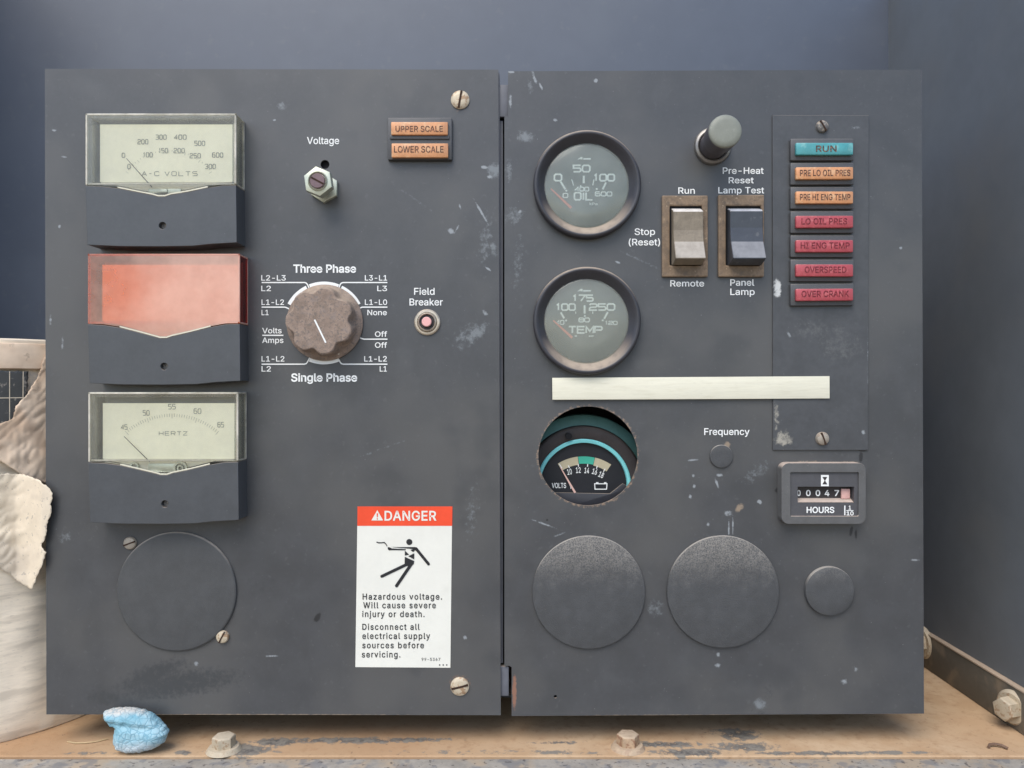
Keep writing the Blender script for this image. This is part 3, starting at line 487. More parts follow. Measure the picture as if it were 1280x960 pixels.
M['gdial'] = surf('gauge_dial_dark', (.05, .06, .055), .6, .1, 60, .3)
M['gglass'] = clear('dusty_gauge_glass', (.95, 1, .97), .25, (.62, .68, .63), .15, .8, .22, 45)
M['gglass2'] = clear('hazy_gauge_glass', (.95, 1, .96), .27, (.64, .67, .59), .18, .8, .12, 45)
M['gprint'] = surf('gauge_print', (.85, .87, .84), .5, .03, 100, .2)
M['gneedle'] = surf('gauge_needle_red', (.72, .16, .10), .5, .1, 100, .2)
M['tan_frame'] = surf('dusty_switch_frame', (.21, .15, .10), .6, .3, 110, .3, specks=[(300, .52, .66, (.13, .10, .075), .75), (500, .64, .72, (.46, .36, .25), .6)], dust=.35)
M['rock_tan'] = surf('dusty_rocker', (.22, .185, .14), .55, .25, 130, .3, specks=[(160, .5, .68, (.20, .17, .13), .7)], dust=.9, dustcol=(.70, .66, .62))
M['rock_blk'] = surf('black_rocker', (.05, .056, .068), .36, .15, 130, .5, dust=.95, dustcol=(.50, .50, .52), specks=[(240, .6, .7, (.13, .13, .13), .6)])  # heavy grey dust also paints the sky's reflection on the lower face
M['pushcap'] = surf('push_button_cap', (.225, .235, .20), .45, .08, 120, .35, specks=[(300, .6, .7, (.28, .29, .25), .5)])
M['stem'] = surf('push_button_stem', (.075, .07, .078), .45, .12, 150, .5, dust=.25)
M['chrome'] = surf('worn_collar', (.20, .19, .18), .35, .15, 150, .6, .6, dust=.7, dustcol=(.5, .45, .38))
M['strip'] = surf('cream_strip', (.72, .695, .565), .6, .05, 40, .2, cs=(1, 1, 14), specks=[(60, .5, .7, (.64, .61, .48), .6), (200, .64, .74, (.42, .38, .30), .4)])
M['teal_ring'] = surf('teal_ring', (.22, .66, .68), .35, .08, 60, .5)
M['teal_body'] = surf('teal_meter_body', (.10, .22, .205), .5, .15, 40, .3)  # the meter body's own dull teal
M['vblack'] = surf('volt_dial_black', (.018, .019, .023), .5, .1, 60, .3)
M['vbezel'] = surf('volt_bezel_brown', (.045, .038, .038), .55, .2, 90, .4, dust=.5, dustcol=(.16, .13, .11))
M['vtan'] = surf('scale_tan', (.50, .44, .30), .6, .08, 100, .2)
M['vgreen'] = surf('scale_green', (.06, .42, .30), .5, .06, 100, .2)
M['vneedle'] = surf('volt_needle', (.72, .47, .40), .5, .05, 100, .2)
M['hm'] = surf('hour_meter_plastic', (.105, .105, .105), .48, .12, 110, .45, dust=.95, dustcol=(.55, .44, .36), specks=[(600, .68, .78, (.3, .27, .24), .5)])
M['hm_in'] = surf('hour_meter_face', (.075, .075, .082), .45, .1, 110, .45, dust=.5, dustcol=(.4, .34, .29))
M['hm_dust'] = surf('dusty_window_sill', (.48, .39, .33), .7, .12, 200, .2)
M['hm_wheel'] = surf('digit_wheel_black', (.035, .03, .03), .5, .1, 200, .4)
M['hm_pink'] = surf('tenths_wheel', (.66, .40, .36), .55, .12, 200, .3)
M['ring_m'] = surf('breaker_ring', (.52, .45, .36), .36, .18, 200, .5, .55)
M['pink'] = surf('breaker_button', (.78, .42, .40), .5, .06, 200, .3)
M['bolt'] = surf('dusty_bolt', (.44, .37, .27), .6, .14, 200, .35, .15, dust=.7, dustcol=(.58, .50, .38), specks=[(420, .52, .64, (.27, .16, .09), .7)])
M['bolt_rust'] = surf('rusty_bolt', (.40, .28, .18), .62, .2, 200, .35, .1, dust=.6, dustcol=(.56, .46, .34), specks=[(350, .5, .62, (.24, .12, .07), .8)])
M['cream_body'] = surf('cream_drum', (.84, .73, .58), .75, .10, 30, .2, cs=(1, 1, 5), bump=.35, bscale=60, specks=[(30, .45, .7, (.56, .48, .38), .8), (260, .62, .72, (.45, .40, .34), .5)])
M['paper'] = surf('dusty_torn_paper', (.72, .57, .43), .75, .12, 30, .15, bump=.12, bscale=500, specks=[(28, .46, .62, (.50, .35, .24), .75), (160, .6, .7, (.34, .25, .18), .5)])
M['paper2'] = surf('dirty_torn_paper', (.72, .62, .48), .75, .12, 30, .15, bump=.12, bscale=500, specks=[(30, .5, .66, (.46, .40, .33), .6), (420, .6, .7, (.26, .24, .22), .55)])
M['dlabel'] = surf('dark_drum_label', (.055, .055, .055), .35, .15, 60, .5, specks=[(300, .55, .68, (.34, .30, .26), .7)])
M['straw'] = surf('dry_straw', (.50, .38, .22), .7, .1, 100, .2)
M['wire'] = surf('rusty_wire', (.16, .10, .07), .6, .2, 200, .3)
M['gnd'] = surf('sandy_ground', (.26, .20, .14), .9, .2, 2, .1)

# cracked blue foam, dusty floor and worn rail have looks of their own
def mat_foam():
    t = NT('cracked_blue_foam'); co = t.n('TexCoord').outputs['Object']
    v = t.n('TexVoronoi', dict(feature='DISTANCE_TO_EDGE'), Vector=co, Scale=300.0).outputs[0]
    n = t.noise(co, 90, 5)
    c = t.mix(t.ramp(n, .32, .68), (.19, .39, .48), (.35, .53, .60))
    geo = t.n('SeparateXYZ', i0=co).outputs[2]
    c = t.mix(t.ramp(t.math('ADD', geo, t.math('MULTIPLY', t.math('SUBTRACT', n, .5), .016)), -.001, -.012), c, (.55, .61, .64))
    c = t.mix(t.ramp(t.math('ADD', geo, t.math('MULTIPLY', t.math('SUBTRACT', n, .5), .008)), .0095, .0135), c, (.58, .56, .52))
    crack = t.ramp(v, .09, 0.0)
    c = t.mix(t.math('MULTIPLY', crack, t.ramp(n, .35, .6, .05, .6)), c, (.06, .22, .32))
    p = t.n('BsdfPrincipled', Base_Color=c, Roughness=.8); p.inputs['Specular IOR Level'].default_value = .2
    b = t.n('Bump', Strength=.6, Distance=.0007, Height=t.math('ADD', t.math('MULTIPLY', t.ramp(v, 0, .16), .5), t.math('MULTIPLY', t.noise(co, 700, 4), .35)))
    t.put(p.inputs['Normal'], b); t.put(t.out.inputs[0], p); return t.m
M['foam'] = mat_foam()

def mat_floor():
    t = NT('dusty_floor_paint'); co = t.n('NewGeometry').outputs['Position']
    n1 = t.noise(co, 22, 8, .65); n2 = t.noise(co, 160, 6, .7); n3 = t.noise(co, 6, 3)
    dirt = t.mix(t.ramp(n1, .35, .65), (.48, .32, .19), (.58, .42, .27))
    dirt = t.mix(t.math('MULTIPLY', t.ramp(n2, .5, .7), .4), dirt, (.30, .165, .085))
    dirt = t.mix(t.math('MULTIPLY', t.ramp(t.math('ADD', t.math('MULTIPLY', n3, .6), t.math('MULTIPLY', n1, .4)), .48, .62), .6), dirt, (.40, .225, .115))
    paint = t.mix(t.ramp(n2, .4, .6), (.11, .105, .10), (.25, .225, .19))
    acc = None     # places where the dirt is rubbed off, exposing dark blue-grey paint
    for (px, y, rx, ry, a) in [(305, -12, 60, 22, .95), (345, 10, 45, 16, 1.0), (420, 14, 130, 13, .95), (520, 16, 70, 10, .85), (240, -18, 20, 10, .8), (830, 4, 70, 12, 1.0), (860, -18, 70, 14, .95), (930, -4, 60, 22, .8),
                               (1000, -20, 120, 9, .8), (1110, -18, 70, 8, .7), (120, -20, 50, 8, .6), (640, -18, 260, 10, .58), (930, 30, 40, 30, .8), (700, 8, 60, 7, .7)]:
        mp = t.n('Mapping', dict(vector_type='TEXTURE'), Vector=co, Location=((px - 640) * U, y * U, 0), Scale=(rx * U, ry * U, 10))
        ln = t.n('VectorMath', dict(operation='LENGTH'), i0=mp).outputs['Value']
        mm = t.ramp(ln, 1.3, .1, 0, a); acc = mm if acc is None else t.math('MAXIMUM', acc, mm)
    rag = t.math('ADD', t.math('MULTIPLY', t.math('SUBTRACT', n2, .5), 2.4), t.math('MULTIPLY', t.math('SUBTRACT', n1, .5), 1.0))
    k = t.ramp(t.math('ADD', acc, t.math('MULTIPLY', rag, t.ramp(acc, 0, .3))), .42, .75)
    c = t.mix(k, dirt, paint)
    c = t.mix(t.math('MULTIPLY', t.ramp(t.noise(co, 300, 3), .68, .74), .7), c, (.12, .08, .06))
    p = t.n('BsdfPrincipled', Base_Color=c, Roughness=.85); p.inputs['Specular IOR Level'].default_value = .15
    t.put(p.inputs['Normal'], t.n('Bump', Strength=.5, Distance=.0006, Height=t.math('ADD', n2, t.math('MULTIPLY', n1, .5))))
    t.put(t.out.inputs[0], p); return t.m
M['floor'] = mat_floor()
M['rail'] = surf('worn_rail_paint', (.40, .37, .325), .6, .2, 60, .3, dust=0, specks=[(40, .48, .62, (.50, .40, .29), .85), (110, .52, .62, (.20, .21, .23), .6), (300, .6, .66, (.09, .08, .08), .7)], bump=.2, bscale=700)
M['flange'] = surf('flange_paint', (.11, .098, .08), .6, .15, 40, .3, dust=.9, dustcol=(.38, .30, .22), specks=[(60, .5, .7, (.22, .17, .12), .7)])
M['flange_edge'] = surf('dusty_flange_edge', (.42, .33, .25), .7, .12, 60, .2)

# ------------------------------------------------------------------ the setting: ground outside, steel enclosure, floor ledge
FZ, FRONT = -452.0, -27.0
bm = BM(); box(bm, -60000, 60000, -60000, 60000, -1820, -1800)
structure(part('ground', bm, M['gnd'], smooth=0))
def bent_wall():
    """One sheet: the back, a fold, then the right side."""
    pl = [(-1400, 400), (665, 400), (665, -60)]; po = [(-1400, 408), (673, 408), (673, -60)]
    b = BM(); z0, z1 = FZ - 40, 700
    A, B, C, E = ([b.verts.new((*p, z)) for p in l] for l, z in ((pl, z0), (pl, z1), (po, z0), (po, z1)))
    for i in range(len(pl) - 1):
        for q in ((A[i], A[i + 1], B[i + 1], B[i]), (C[i], C[i + 1], E[i + 1], E[i]), (B[i], B[i + 1], E[i + 1], E[i]), (A[i], A[i + 1], C[i + 1], C[i])): b.faces.new(q)
    for i in (0, -1): b.faces.new((A[i], B[i], E[i], C[i]))
    bmesh.ops.recalc_face_normals(b, faces=b.faces[:])
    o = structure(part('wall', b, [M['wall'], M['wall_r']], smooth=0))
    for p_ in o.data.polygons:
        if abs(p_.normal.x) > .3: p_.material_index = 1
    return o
side = bent_wall()
bm = BM(); box(bm, -1012, -1004, -120, 399, FZ - 40, 900)
structure(part('shade_wall', bm, M['wall'], smooth=0))  # unseen left wall, added to keep light off the back-left corner
bm = BM(); box(bm, 657, 664.5, -24, 398, FZ + .5, FZ + 55, 1)
fl = part('wall_flange', bm, M['flange'], side)
bm = BM(); box(bm, 655.5, 664.6, -24.5, 398, FZ + 55.2, FZ + 58, .8)
part('flange_lip', bm, M['flange_edge'], side)
bm = BM(); box(bm, -1400, 664.4, FRONT, 399, FZ - 7, FZ, 1.2)
floor = structure(part('floor', bm, M['floor'], smooth=0))
bm = BM(); box(bm, -1000, 690, -190, FRONT - 4.2, FZ - 16, FZ - 1.2, 1.5)
part('front_rail', bm, M['rail'], floor)
bm = BM(); box(bm, -1000, 690, FRONT - 4.1, FRONT + 3, FZ - 60, FZ - 9)
part('rail_web', bm, M['dark'], floor)

def hex_bolt(name, label, origin, axis_rot, m, r=14, hh=13, washer=True, group=None):
    """Hex bolt standing on its washer; its own z is the shank's axis."""
    t = thing(name, label, 'bolt', origin, group); t.rotation_euler = axis_rot
    base = Vector(origin)
    b = BM()
    ring0 = [(r * math.cos(math.radians(60 * i + 12)), r * math.sin(math.radians(60 * i + 12))) for i in range(6)]
    z0 = 5 if washer else 0
    lo = [b.verts.new((x, y, z0)) for x, y in ring0]; hi = [b.verts.new((x, y, z0 + hh)) for x, y in ring0]
    b.faces.new(hi); b.faces.new(list(reversed(lo)))
    for i in range(6): b.faces.new((lo[i], lo[(i + 1) % 6], hi[(i + 1) % 6], hi[i]))
    faces_bevel(b, [e for e in b.edges if all(v.co.z > z0 + 1 for v in e.verts)], 2.4, 3)
    for v in b.verts: v.co += base
    o = part('bolt_head', b, m, t, origin)
    if washer:
        b = BM()
        bmesh.ops.create_cone(b, cap_ends=True, segments=40, radius1=r * 1.52, radius2=r * 1.28, depth=5)
        for v in b.verts: v.co.z += 2.5; v.co += base
        part('washer', b, m, t, origin)
    return t
hex_bolt('hex_bolt', 'pale dusty hex bolt with washer on the floor ledge right of the blue foam lump', (-356, -11, FZ), (0, 0, .2), M['bolt'], group='bolts in the dusty floor ledge')
hex_bolt('hex_bolt', 'rusty hex bolt with washer on the floor ledge under the right panel', (144, -6, FZ), (0, 0, -.25), M['bolt_rust'], group='bolts in the dusty floor ledge')
hex_bolt('hex_bolt', 'pale hex bolt on the right wall flange, in full view near the front', (656.5, 47, FZ + 28), (.35, -math.pi / 2, 0), M['bolt'], r=15, hh=15, group='bolts in the right wall flange')
hex_bolt('hex_bolt', 'hex bolt on the right wall flange half hidden behind the right panel', (656.5, 268, FZ + 40), (.1, -math.pi / 2, 0), M['bolt'], r=17, hh=14, group='bolts in the right wall flange')

# ------------------------------------------------------------------ control box body behind the panels
cb = thing('control_box', 'dark steel box body behind the panels, seen in the gap between them', 'control box', (0, 100, -410))
b = BM()
for a in ((-574, -570, 30, 200, -404, 380), (505, 509, 30, 200, -404, 380), (-569.5, 504.5, 196, 200, -404, 380), (-569.5, 504.5, 30, 195.5, 376, 380), (-569.5, 504.5, 30, 195.5, -404, -400)): box(b, *a)
part('box_shell', b, M['box_in'], cb)
b = BM(); box(b, -26, -11.5, 9, 60, -352, 332)
part('centre_post', b, M['frame_paint'], cb)

def screw_mesh(name, cx, cy, r, m, parent, h=3.5, slot=20, dome=True):
    p = at(cx, cy, 0)
    b = BM(); lathe(b, p.x, p.z, [(r, -.2), (r, -h * .45), (r * .86, -h * .8), (r * .5, -h), (0, -h * 1.04)], 28)
    o = part(name, b, m, parent, (p.x, 0, p.z))
    b = BM(); a = math.radians(slot); c, s = math.cos(a), math.sin(a)
    q = [(-r * .92, -r * .11), (r * .92, -r * .11), (r * .92, r * .11), (-r * .92, r * .11)]
    prism(b, [(p.x + x * c - y * s, p.z + x * s + y * c) for x, y in q], -h * 1.1, -h * .3)
    part('slot', b, M['slot'], o, (p.x, 0, p.z))
    return o

# ------------------------------------------------------------------ left panel
lp = thing('meter_panel', 'left dark grey panel with three rectangular meters, selector knob and danger sticker', 'control panel', (-300, 0, -413))
def px2(pts, h=0): return [(at(x, y, h).x, at(x, y, h).z) for x, y in pts]
b = BM()
prism(b, px2([(56, 86), (623, 87), (626, 894), (58, 893)]), 0, 3, [circle(at(406.2, 0).x, at(0, 205.5).z, 5.6, 20)])
part('panel_sheet', b, M['sheet_l'], lp, (0, 0, 0), smooth=0)
b = BM()
for x0, x1, z0, z1 in ((-582, -579, -411, 392), (-18.5, -15.5, -411, 390), (-578.5, -19, -411, -408), (-578.5, -19, 389, 392)): box(b, x0, x1, 3.2, 28, z0, z1)
part('panel_flange', b, M['frame_paint'], lp)
b = BM(); box(b, -240, -228, 6, 8, 268, 281); part('hole_backing', b, M['dark'], lp)

def legend(parent, lines, name='lettering', m='legend', h=.5, bars=(), label=None, bw=1.5):
    b = BM()
    for l in lines:
        s, x0, x1, base, cap = l[:5]
        text(b, s, x0, x1, base, cap, h, l[5] if len(l) > 5 else 9, l[6] if len(l) > 6 else 0)
    for pl in bars: ribbon(b, pl, bw, h + .06)
    return part(name, b, M[m], parent, smooth=0, label=label)

# ---- three rectangular meters
def vee(x0, x1, yc, vx, vy):
    """The gull-winged lower edge of a meter's window."""
    L = [(x0, yc), (x0 + 20, yc + .8), (x0 + (vx - x0) * .42, yc + (vy - yc) * .22), (x0 + (vx - x0) * .66, yc + (vy - yc) * .55), (vx - 11, vy - 2.2), (vx - 4, vy - .2), (vx + 4, vy - .2), (vx + 11, vy - 2.6)]
    R = [(vx + (x1 - vx) * .36, yc + (vy - yc) * .55), (vx + (x1 - vx) * .62, yc + (vy - yc) * .18), (x1 - 18, yc - .2), (x1, yc - .6)]
    return L + R

def meter(label, x0, x1, yt, yc, yb, vx, vy, cover, holey):
    H = 30
    low = vee(x0, x1, yc, vx, vy)
    mid = (x0 + x1) / 2
    bottom = [(x1 + 1, yb - 4), (x1 - 30, yb - 2.2), (mid + 40, yb + .3), (mid, yb + 1), (mid - 50, yb + .8), (x0 + 2, yb - 1)]
    b = BM(); prism(b, px2([(x, y + 1.2) for x, y in low] + bottom, H), -H, 0, [circle(*px2([(vx + 1, holey)], H)[0], 4.4, 16)], bev=0)
    o = part('panel_meter', b, M['house'], lp, label=label, smooth=20)
    md = o.modifiers.new('bevel', 'BEVEL'); md.width = .9 * U; md.segments = 2; md.limit_method = 'ANGLE'; md.angle_limit = math.radians(50)
    c = at(vx + 1, holey, H)
    b = BM(); lathe(b, c.x, c.z, [(4.6, -18), (4.2, -24), (0, -24)], 16); part('adjuster_screw', b, M['screw_grey'], o)
    # cover: outer skin, inner skin
    b = BM()
    outl = [(x0, yt), (x1, yt)] + list(reversed(low))
    outer = px2(outl, H)
    prism(b, outer, -H, -.3, back=False)
    red = cover is M['red_cover']
    cv = part('cover', b, [cover, M['red_shade_side']] if red else cover, o, smooth=0)
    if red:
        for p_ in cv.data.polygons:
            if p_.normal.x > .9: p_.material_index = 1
    else:
        b = BM(); e0, e1, z0, z1 = at(x0, 0, H).x + .6, at(x1, 0, H).x - .6, at(0, yc, H).z + .6, at(0, yt, H).z - .6
        for q in ((e0, e0 + 7, z0, z1), (e1 - 4, e1, z0, z1), (e0 + 7.2, e1 - 4.2, z1 - 5, z1)): box(b, q[0], q[1], -H + .6, -2.4, q[2], q[3])
        part('cover_wall', b, M['slab'], o, smooth=0)
    # rounded rims of the cover: the corner edges that catch the light
    b = BM()
    k = [Vector((p[0], -H + 1, p[1])) for p in px2([(x0 + 1, yc - 1), (x0 + 1, yt + 1), (x1 - 1, yt + 1), (x1 - 1, yc - 1.4)], H)]
    segs = [(k[0], k[1]), (k[1], k[2]), (k[2], k[3]), (k[2], Vector((k[2].x, -1, k[2].z))), (k[3], Vector((k[3].x, -1, k[3].z))), (k[1], Vector((k[1].x, -1, k[1].z))), (Vector((k[2].x, -1.2, k[2].z)), Vector((k[3].x, -1.2, k[3].z)))]
    segs.append((k[0] + Vector((0, .5, 0)), k[3] + Vector((0, .5, .4))))
    for n_, (p, q) in enumerate(segs):
        e = .7 if n_ == 7 else 1.2; box(b, min(p.x, q.x) - e, max(p.x, q.x) + e, min(p.y, q.y) - e, max(p.y, q.y) + e, min(p.z, q.z) - e, max(p.z, q.z) + e, .5, 1)
    part('cover_rim', b, cover if red else M['edge'], o)
    b = BM(); ribbon(b, [(x, y - .2) for x, y in low[2:-2]], 1.7, H + .3); part('lip_highlight', b, M['ledge'], o, smooth=0)  # flat cream line painting the highlight along the window's lower edge
    # back plate, dial card and ledge
    p0, p1 = at(x0 + 3, yt + 3, 2), at(x1 + 6, yc + 1, 2)
    b = BM(); box(b, at(x0 + 6, 0, H).x, at(x1 - 6, 0, H).x, -2, -.4, at(0, yc - 1, H).z, at(0, yt + 6, H).z); part('back_plate', b, M['inner'], o)
    b = BM(); q0, q1 = at(x0 + 18, yt + 13.5, 18), at(x1 + 1.5, yc - 3.6, 18); box(b, q0.x, min(q1.x, at(x1 - 5, 0, H).x + 0), -18, -16.5, q1.z, q0.z); part('dial_card', b, M['dial'], o)
    b = BM(); prism(b, px2([(x0 + 19, yc - 3.4), (x1 - 6, yc - 3.4)] + [(min(max(x, x0 + 19), x1 - 6), y - 2.2) for x, y in reversed(low)], 20.5), -20.5, -14, bev=.4); part('dial_ledge', b, M['ledge'], o)
    return o

ac = meter('black meter with clear cover, dial reading A-C VOLTS', 107, 295, 142, 231, 307, 202, 245, M['cover'], 282)
b = BM()
for s, x0, x1, base, cap in (('200', 171.8, 185.4, 180.4, 6.5), ('300', 194.2, 208.3, 174.7, 6.5), ('400', 217.4, 233.2, 174.7, 6.5), ('500', 242.7, 256.4, 182.4, 6.5), ('600', 265, 279, 197, 6.5), ('0', 152, 156.4, 197.4, 6.5),
                             ('100', 178.5, 190.8, 196.7, 6.5), ('150', 198, 210, 191.5, 6.5), ('200', 216.9, 231, 191.5, 6.5), ('250', 237, 251, 197.9, 6.5), ('300', 256, 269.8, 211.3, 6.5), ('0', 159, 163.3, 211.3, 6.5)):
    strokes(b, s, x0, x1, base, cap, .95, 18.5, .45)
strokes(b, 'A-C VOLTS', 177, 247, 220, 6, .8, 18.5, .5)
R0, cx, cy = 64, 211, 247
for k in range(31):
    a = math.radians(-57 + 114 * k / 30); l = 4 if k % 5 == 0 else 2
    ribbon(b, [(cx + R0 * math.sin(a), cy - R0 * .93 * math.cos(a)), (cx + (R0 - l) * math.sin(a), cy - (R0 - l) * .93 * math.cos(a))], .35, 18.5)
part('dial_print', b, M['ink'], ac, smooth=0)
b = BM(); ribbon(b, [(158, 198), (190, 234)], [.7, 1.1], 23.5); part('needle', b, M['needle'], ac, smooth=0)
b = BM(); p = at(205, 239, 20); box(b, p.x - 18, p.x + 22, -23.4, -20.8, p.z - 3.4, p.z + 2.6, .8); box(b, p.x - 6, p.x + 6, -25.5, -23.6, p.z - 3, p.z + 1.5, .6); part('movement', b, M['zinc'], ac)

am = meter('black meter with faded red cover', 110, 299.5, 317.5, 404.5, 480, 204, 422, M['red_cover'], 458)
b = BM(); p = at(205, 413, 20); box(b, p.x - 16, p.x + 18, -23.4, -20.8, p.z - 3.4, p.z + 2.6, .8); part('movement', b, M['zinc'], am)

hz = meter('black meter with clear cover, dial reading HERTZ', 110.5, 297.5, 490.5, 577, 654, 205, 593, M['cover'], 630)
b = BM()
for s, x0, x1, base in (('45', 151, 159.4, 537.2), ('50', 178.4, 187, 519.5), ('55', 210, 219.6, 511.7), ('60', 242, 251.6, 517.4), ('65', 271.7, 280, 534.3)): strokes(b, s, x0, x1, base, 6.8, .85, 18.5, .4)
strokes(b, 'HERTZ', 198.5, 234.4, 544.4, 5.4, .75, 18.5, .5)
for k in range(41):
    a = math.radians(-41 + 82 * k / 40); l = 6 if k % 10 == 0 else 4; R0, cx, cy = 89, 215, 606
    ribbon(b, [(cx + R0 * math.sin(a), cy - R0 * math.cos(a)), (cx + (R0 - l) * math.sin(a), cy - (R0 - l) * math.cos(a))], .4, 18.5)
part('dial_print', b, M['ink'], hz, smooth=0)
b = BM(); ribbon(b, [(155, 545.5), (187, 577)], [.7, 1.1], 23.5); part('needle', b, M['needle'], hz, smooth=0)
b = BM(); p = at(205, 584, 20); box(b, p.x - 18, p.x + 16, -23.4, -20.8, p.z - 6, p.z + 5, .8)
for q, r0, r1 in (((226.5, 585), 6, 8.5), ((226.5, 585), 2.2, 4), ((169, 583), 3.4, 5.5)):
    c = at(*q, 21); lathe(b, c.x, c.z, [(r1, -20.8), (r1, -24.4), (r0, -24.4), (r0, -20.8)], 28)
part('movement', b, M['zinc'], hz)

# ---- voltage adjuster
legend(lp, [('Voltage', 383.9, 423.8, 180, 8.6)])
def hexprism(b, cx, cz, r, y0, y1, rot=0, bev=1.2):
    prism(b, [(cx + r * math.cos(math.radians(60 * i + rot)), cz + r * math.sin(math.radians(60 * i + rot))) for i in range(6)], y0, y1, bev=bev)
p = at(406.4, 236.0, 0); b = BM(); lathe(b, p.x, p.z, [(9.2, -.2), (9.2, -38), (8.4, -39.5), (0, -39.5)], 28)
pot = part('adjuster_shaft', b, M['pot'], lp)
b = BM(); lathe(b, p.x, p.z, [(11.6, -33.5), (12, -37), (10.8, -38.8), (9.6, -37), (9.4, -33.5)], 28); part('shaft_collar', b, M['zinc'], pot)
b = BM(); hexprism(b, p.x, p.z, 18.5, -6.5, -.3, 28); part('lock_nut', b, M['zinc'], pot)
b = BM(); hexprism(b, p.x, p.z, 18.2, -36.5, -25, 38); part('hex_nut', b, M['zinc'], pot)
b = BM(); a = math.radians(-28); q = [(-8.4, -1), (8.4, -1), (8.4, 1), (-8.4, 1)]
prism(b, [(p.x + x * math.cos(a) - y * math.sin(a), p.z + x * math.sin(a) + y * math.cos(a)) for x, y in q], -39.9, -36); part('slot', b, M['slot'], pot)

# ---- phase selector
K = 5.82
def kp(x, y): return (315 + x / K, 320 + y / K)
lines = [('L2-L3', 68, 245, 178, 6.5), ('L2', 68, 137, 255, 6.5), ('L1-L2', 70, 232, 355, 6.5), ('L1', 70, 120, 430, 6.5), ('Volts', 75, 215, 562, 6.6), ('Amps', 75, 228, 632, 6.6), ('L1-L2', 70, 235, 767, 6.5), ('L2', 70, 137, 840, 6.5),
         ('L3-L1', 822, 982, 178, 6.5), ('L3', 912, 982, 255, 6.5), ('L1-L0', 822, 982, 355, 6.5), ('None', 840, 980, 430, 6.5), ('Off', 895, 982, 587, 6.5), ('Off', 895, 982, 667, 6.5), ('L1-L2', 817, 980, 767, 6.5), ('L1', 930, 980, 840, 6.5)]
bars = [[(70, 193), (383, 193), (395, 197), (404, 208), (418, 240)], [(985, 193), (662, 193), (650, 197), (641, 208), (630, 240)], [(70, 372), (238, 372), (252, 376), (278, 389)], [(985, 372), (802, 372), (792, 376), (774, 389)],
        [(985, 605), (816, 605), (804, 602), (770, 590)], [(70, 787), (380, 787), (394, 783), (403, 772), (432, 716)], [(985, 787), (664, 787), (650, 783), (641, 772), (614, 720)], [(75, 577), (228, 577)]]
legend(lp, [(s, *(kp(x0, 0)[0], kp(x1, 0)[0]), kp(0, y)[1], c) for s, x0, x1, y, c in lines], bars=[[kp(*q) for q in pl] for pl in bars])
legend(lp, [('Three Phase', 367, 444.7, 340.6, 9.6, 22)]); legend(lp, [('Single Phase', 364.3, 446, 476.7, 9.6, 22)])
for a0, a1 in ((-21.5, 21.5), (26, 62), (-62, -26), (158.5, 201.5)):
    b = BM(); n = 14
    ribbon(b, [(405 + 49 * math.sin(math.radians(a0 + (a1 - a0) * i / n)), 403.7 - 49 * math.cos(math.radians(a0 + (a1 - a0) * i / n))) for i in range(n + 1)], 5.4, .5)
    part('selector_band', b, M['legend'], lp, smooth=0)
p = at(406.5, 403.5, 0)
lob = lambda a, y: 1 + (.0 if y > -9 else -.0 + .085 * min(1, (-y - 9) / 8)) * (math.cos(7 * a + math.pi) - .25 * math.cos(14 * a))
b = BM(); lathe(b, p.x, p.z, [(47.5, -.8), (47.5, -3.5), (46, -5), (43, -7), (41.6, -9.5), (40.8, -14), (40.0, -20), (39.2, -27), (38.6, -29.4), (37.0, -30.5), (20, -30.6), (0, -30.6)], 84, lob)
kn = part('selector_knob', b, M['knob'], lp, smooth=32)
b = BM(); ribbon(b, [(393.2, 399.6), (407.2, 428.4)], 2.0, 31.0); part('pointer_line', b, M['legend'], kn, smooth=0)
b = BM(); limb(b, (420.2, 438.8), (423.2, 442.2), 2.2, 7.2); part('skirt_mark', b, M['ledge'], kn, smooth=0)

# ---- field breaker
legend(lp, [('Field', 517.8, 543.1, 368.4, 8.4), ('Breaker', 512, 553.4, 381.7, 8.4)])
p = at(534.2, 402.9, 0)
b = BM(); lathe(b, p.x, p.z, [(16.2, -.3), (16.2, -2.2), (14.8, -3.4), (12.6, -3.6), (12.2, -2.2), (11.7, -5.0), (10.6, -6.0), (9.6, -5.2), (9.6, -.5)], 48)
fb = part('breaker_button', b, M['ring_m'], lp)
b = BM(); lathe(b, p.x, p.z, [(9.5, -3), (6.4, -3), (6.4, -7), (0, -7)], 36); part('button_well', b, M['vbezel'], fb)
b = BM(); lathe(b, p.x, p.z, [(6.0, -6), (6.0, -9.4), (5.2, -10.2), (0, -10.2)], 36); part('button_cap', b, M['pink'], fb)

# ---- upper and lower scale lamps
b = BM(); q0, q1 = at(485.5, 149.3), at(565.5, 201.6); box(b, q0.x, q1.x, -7, -.3, q1.z, q0.z, 1.4); box(b, q0.x + 3, q1.x - 3, -9, -7.2, at(0, 176.5).z, at(0, 171.5).z, .6)
sc = part('scale_lamp_housing', b, M['lamp_house'], lp)
for s, x0, x1, y0, y1, tx0, tx1, base, cap in (('UPPER SCALE', 488.7, 559.8, 152.2, 168.4, 494.4, 553.4, 164.4, 7), ('LOWER SCALE', 489.3, 560.2, 179, 196.8, 492.5, 554.3, 190.4, 7.8)):
    b = BM(); q0, q1 = at(x0, y0, 12), at(x1, y1, 12); box(b, q0.x, q1.x, -12, -6.8, q1.z, q0.z, 1.1)
    part('lamp_lens', b, M['amber_lens'], sc)
    legend(sc, [(s, tx0, tx1, base, cap, 8)], 'lens_lettering', 'lens_ink', 12.4)

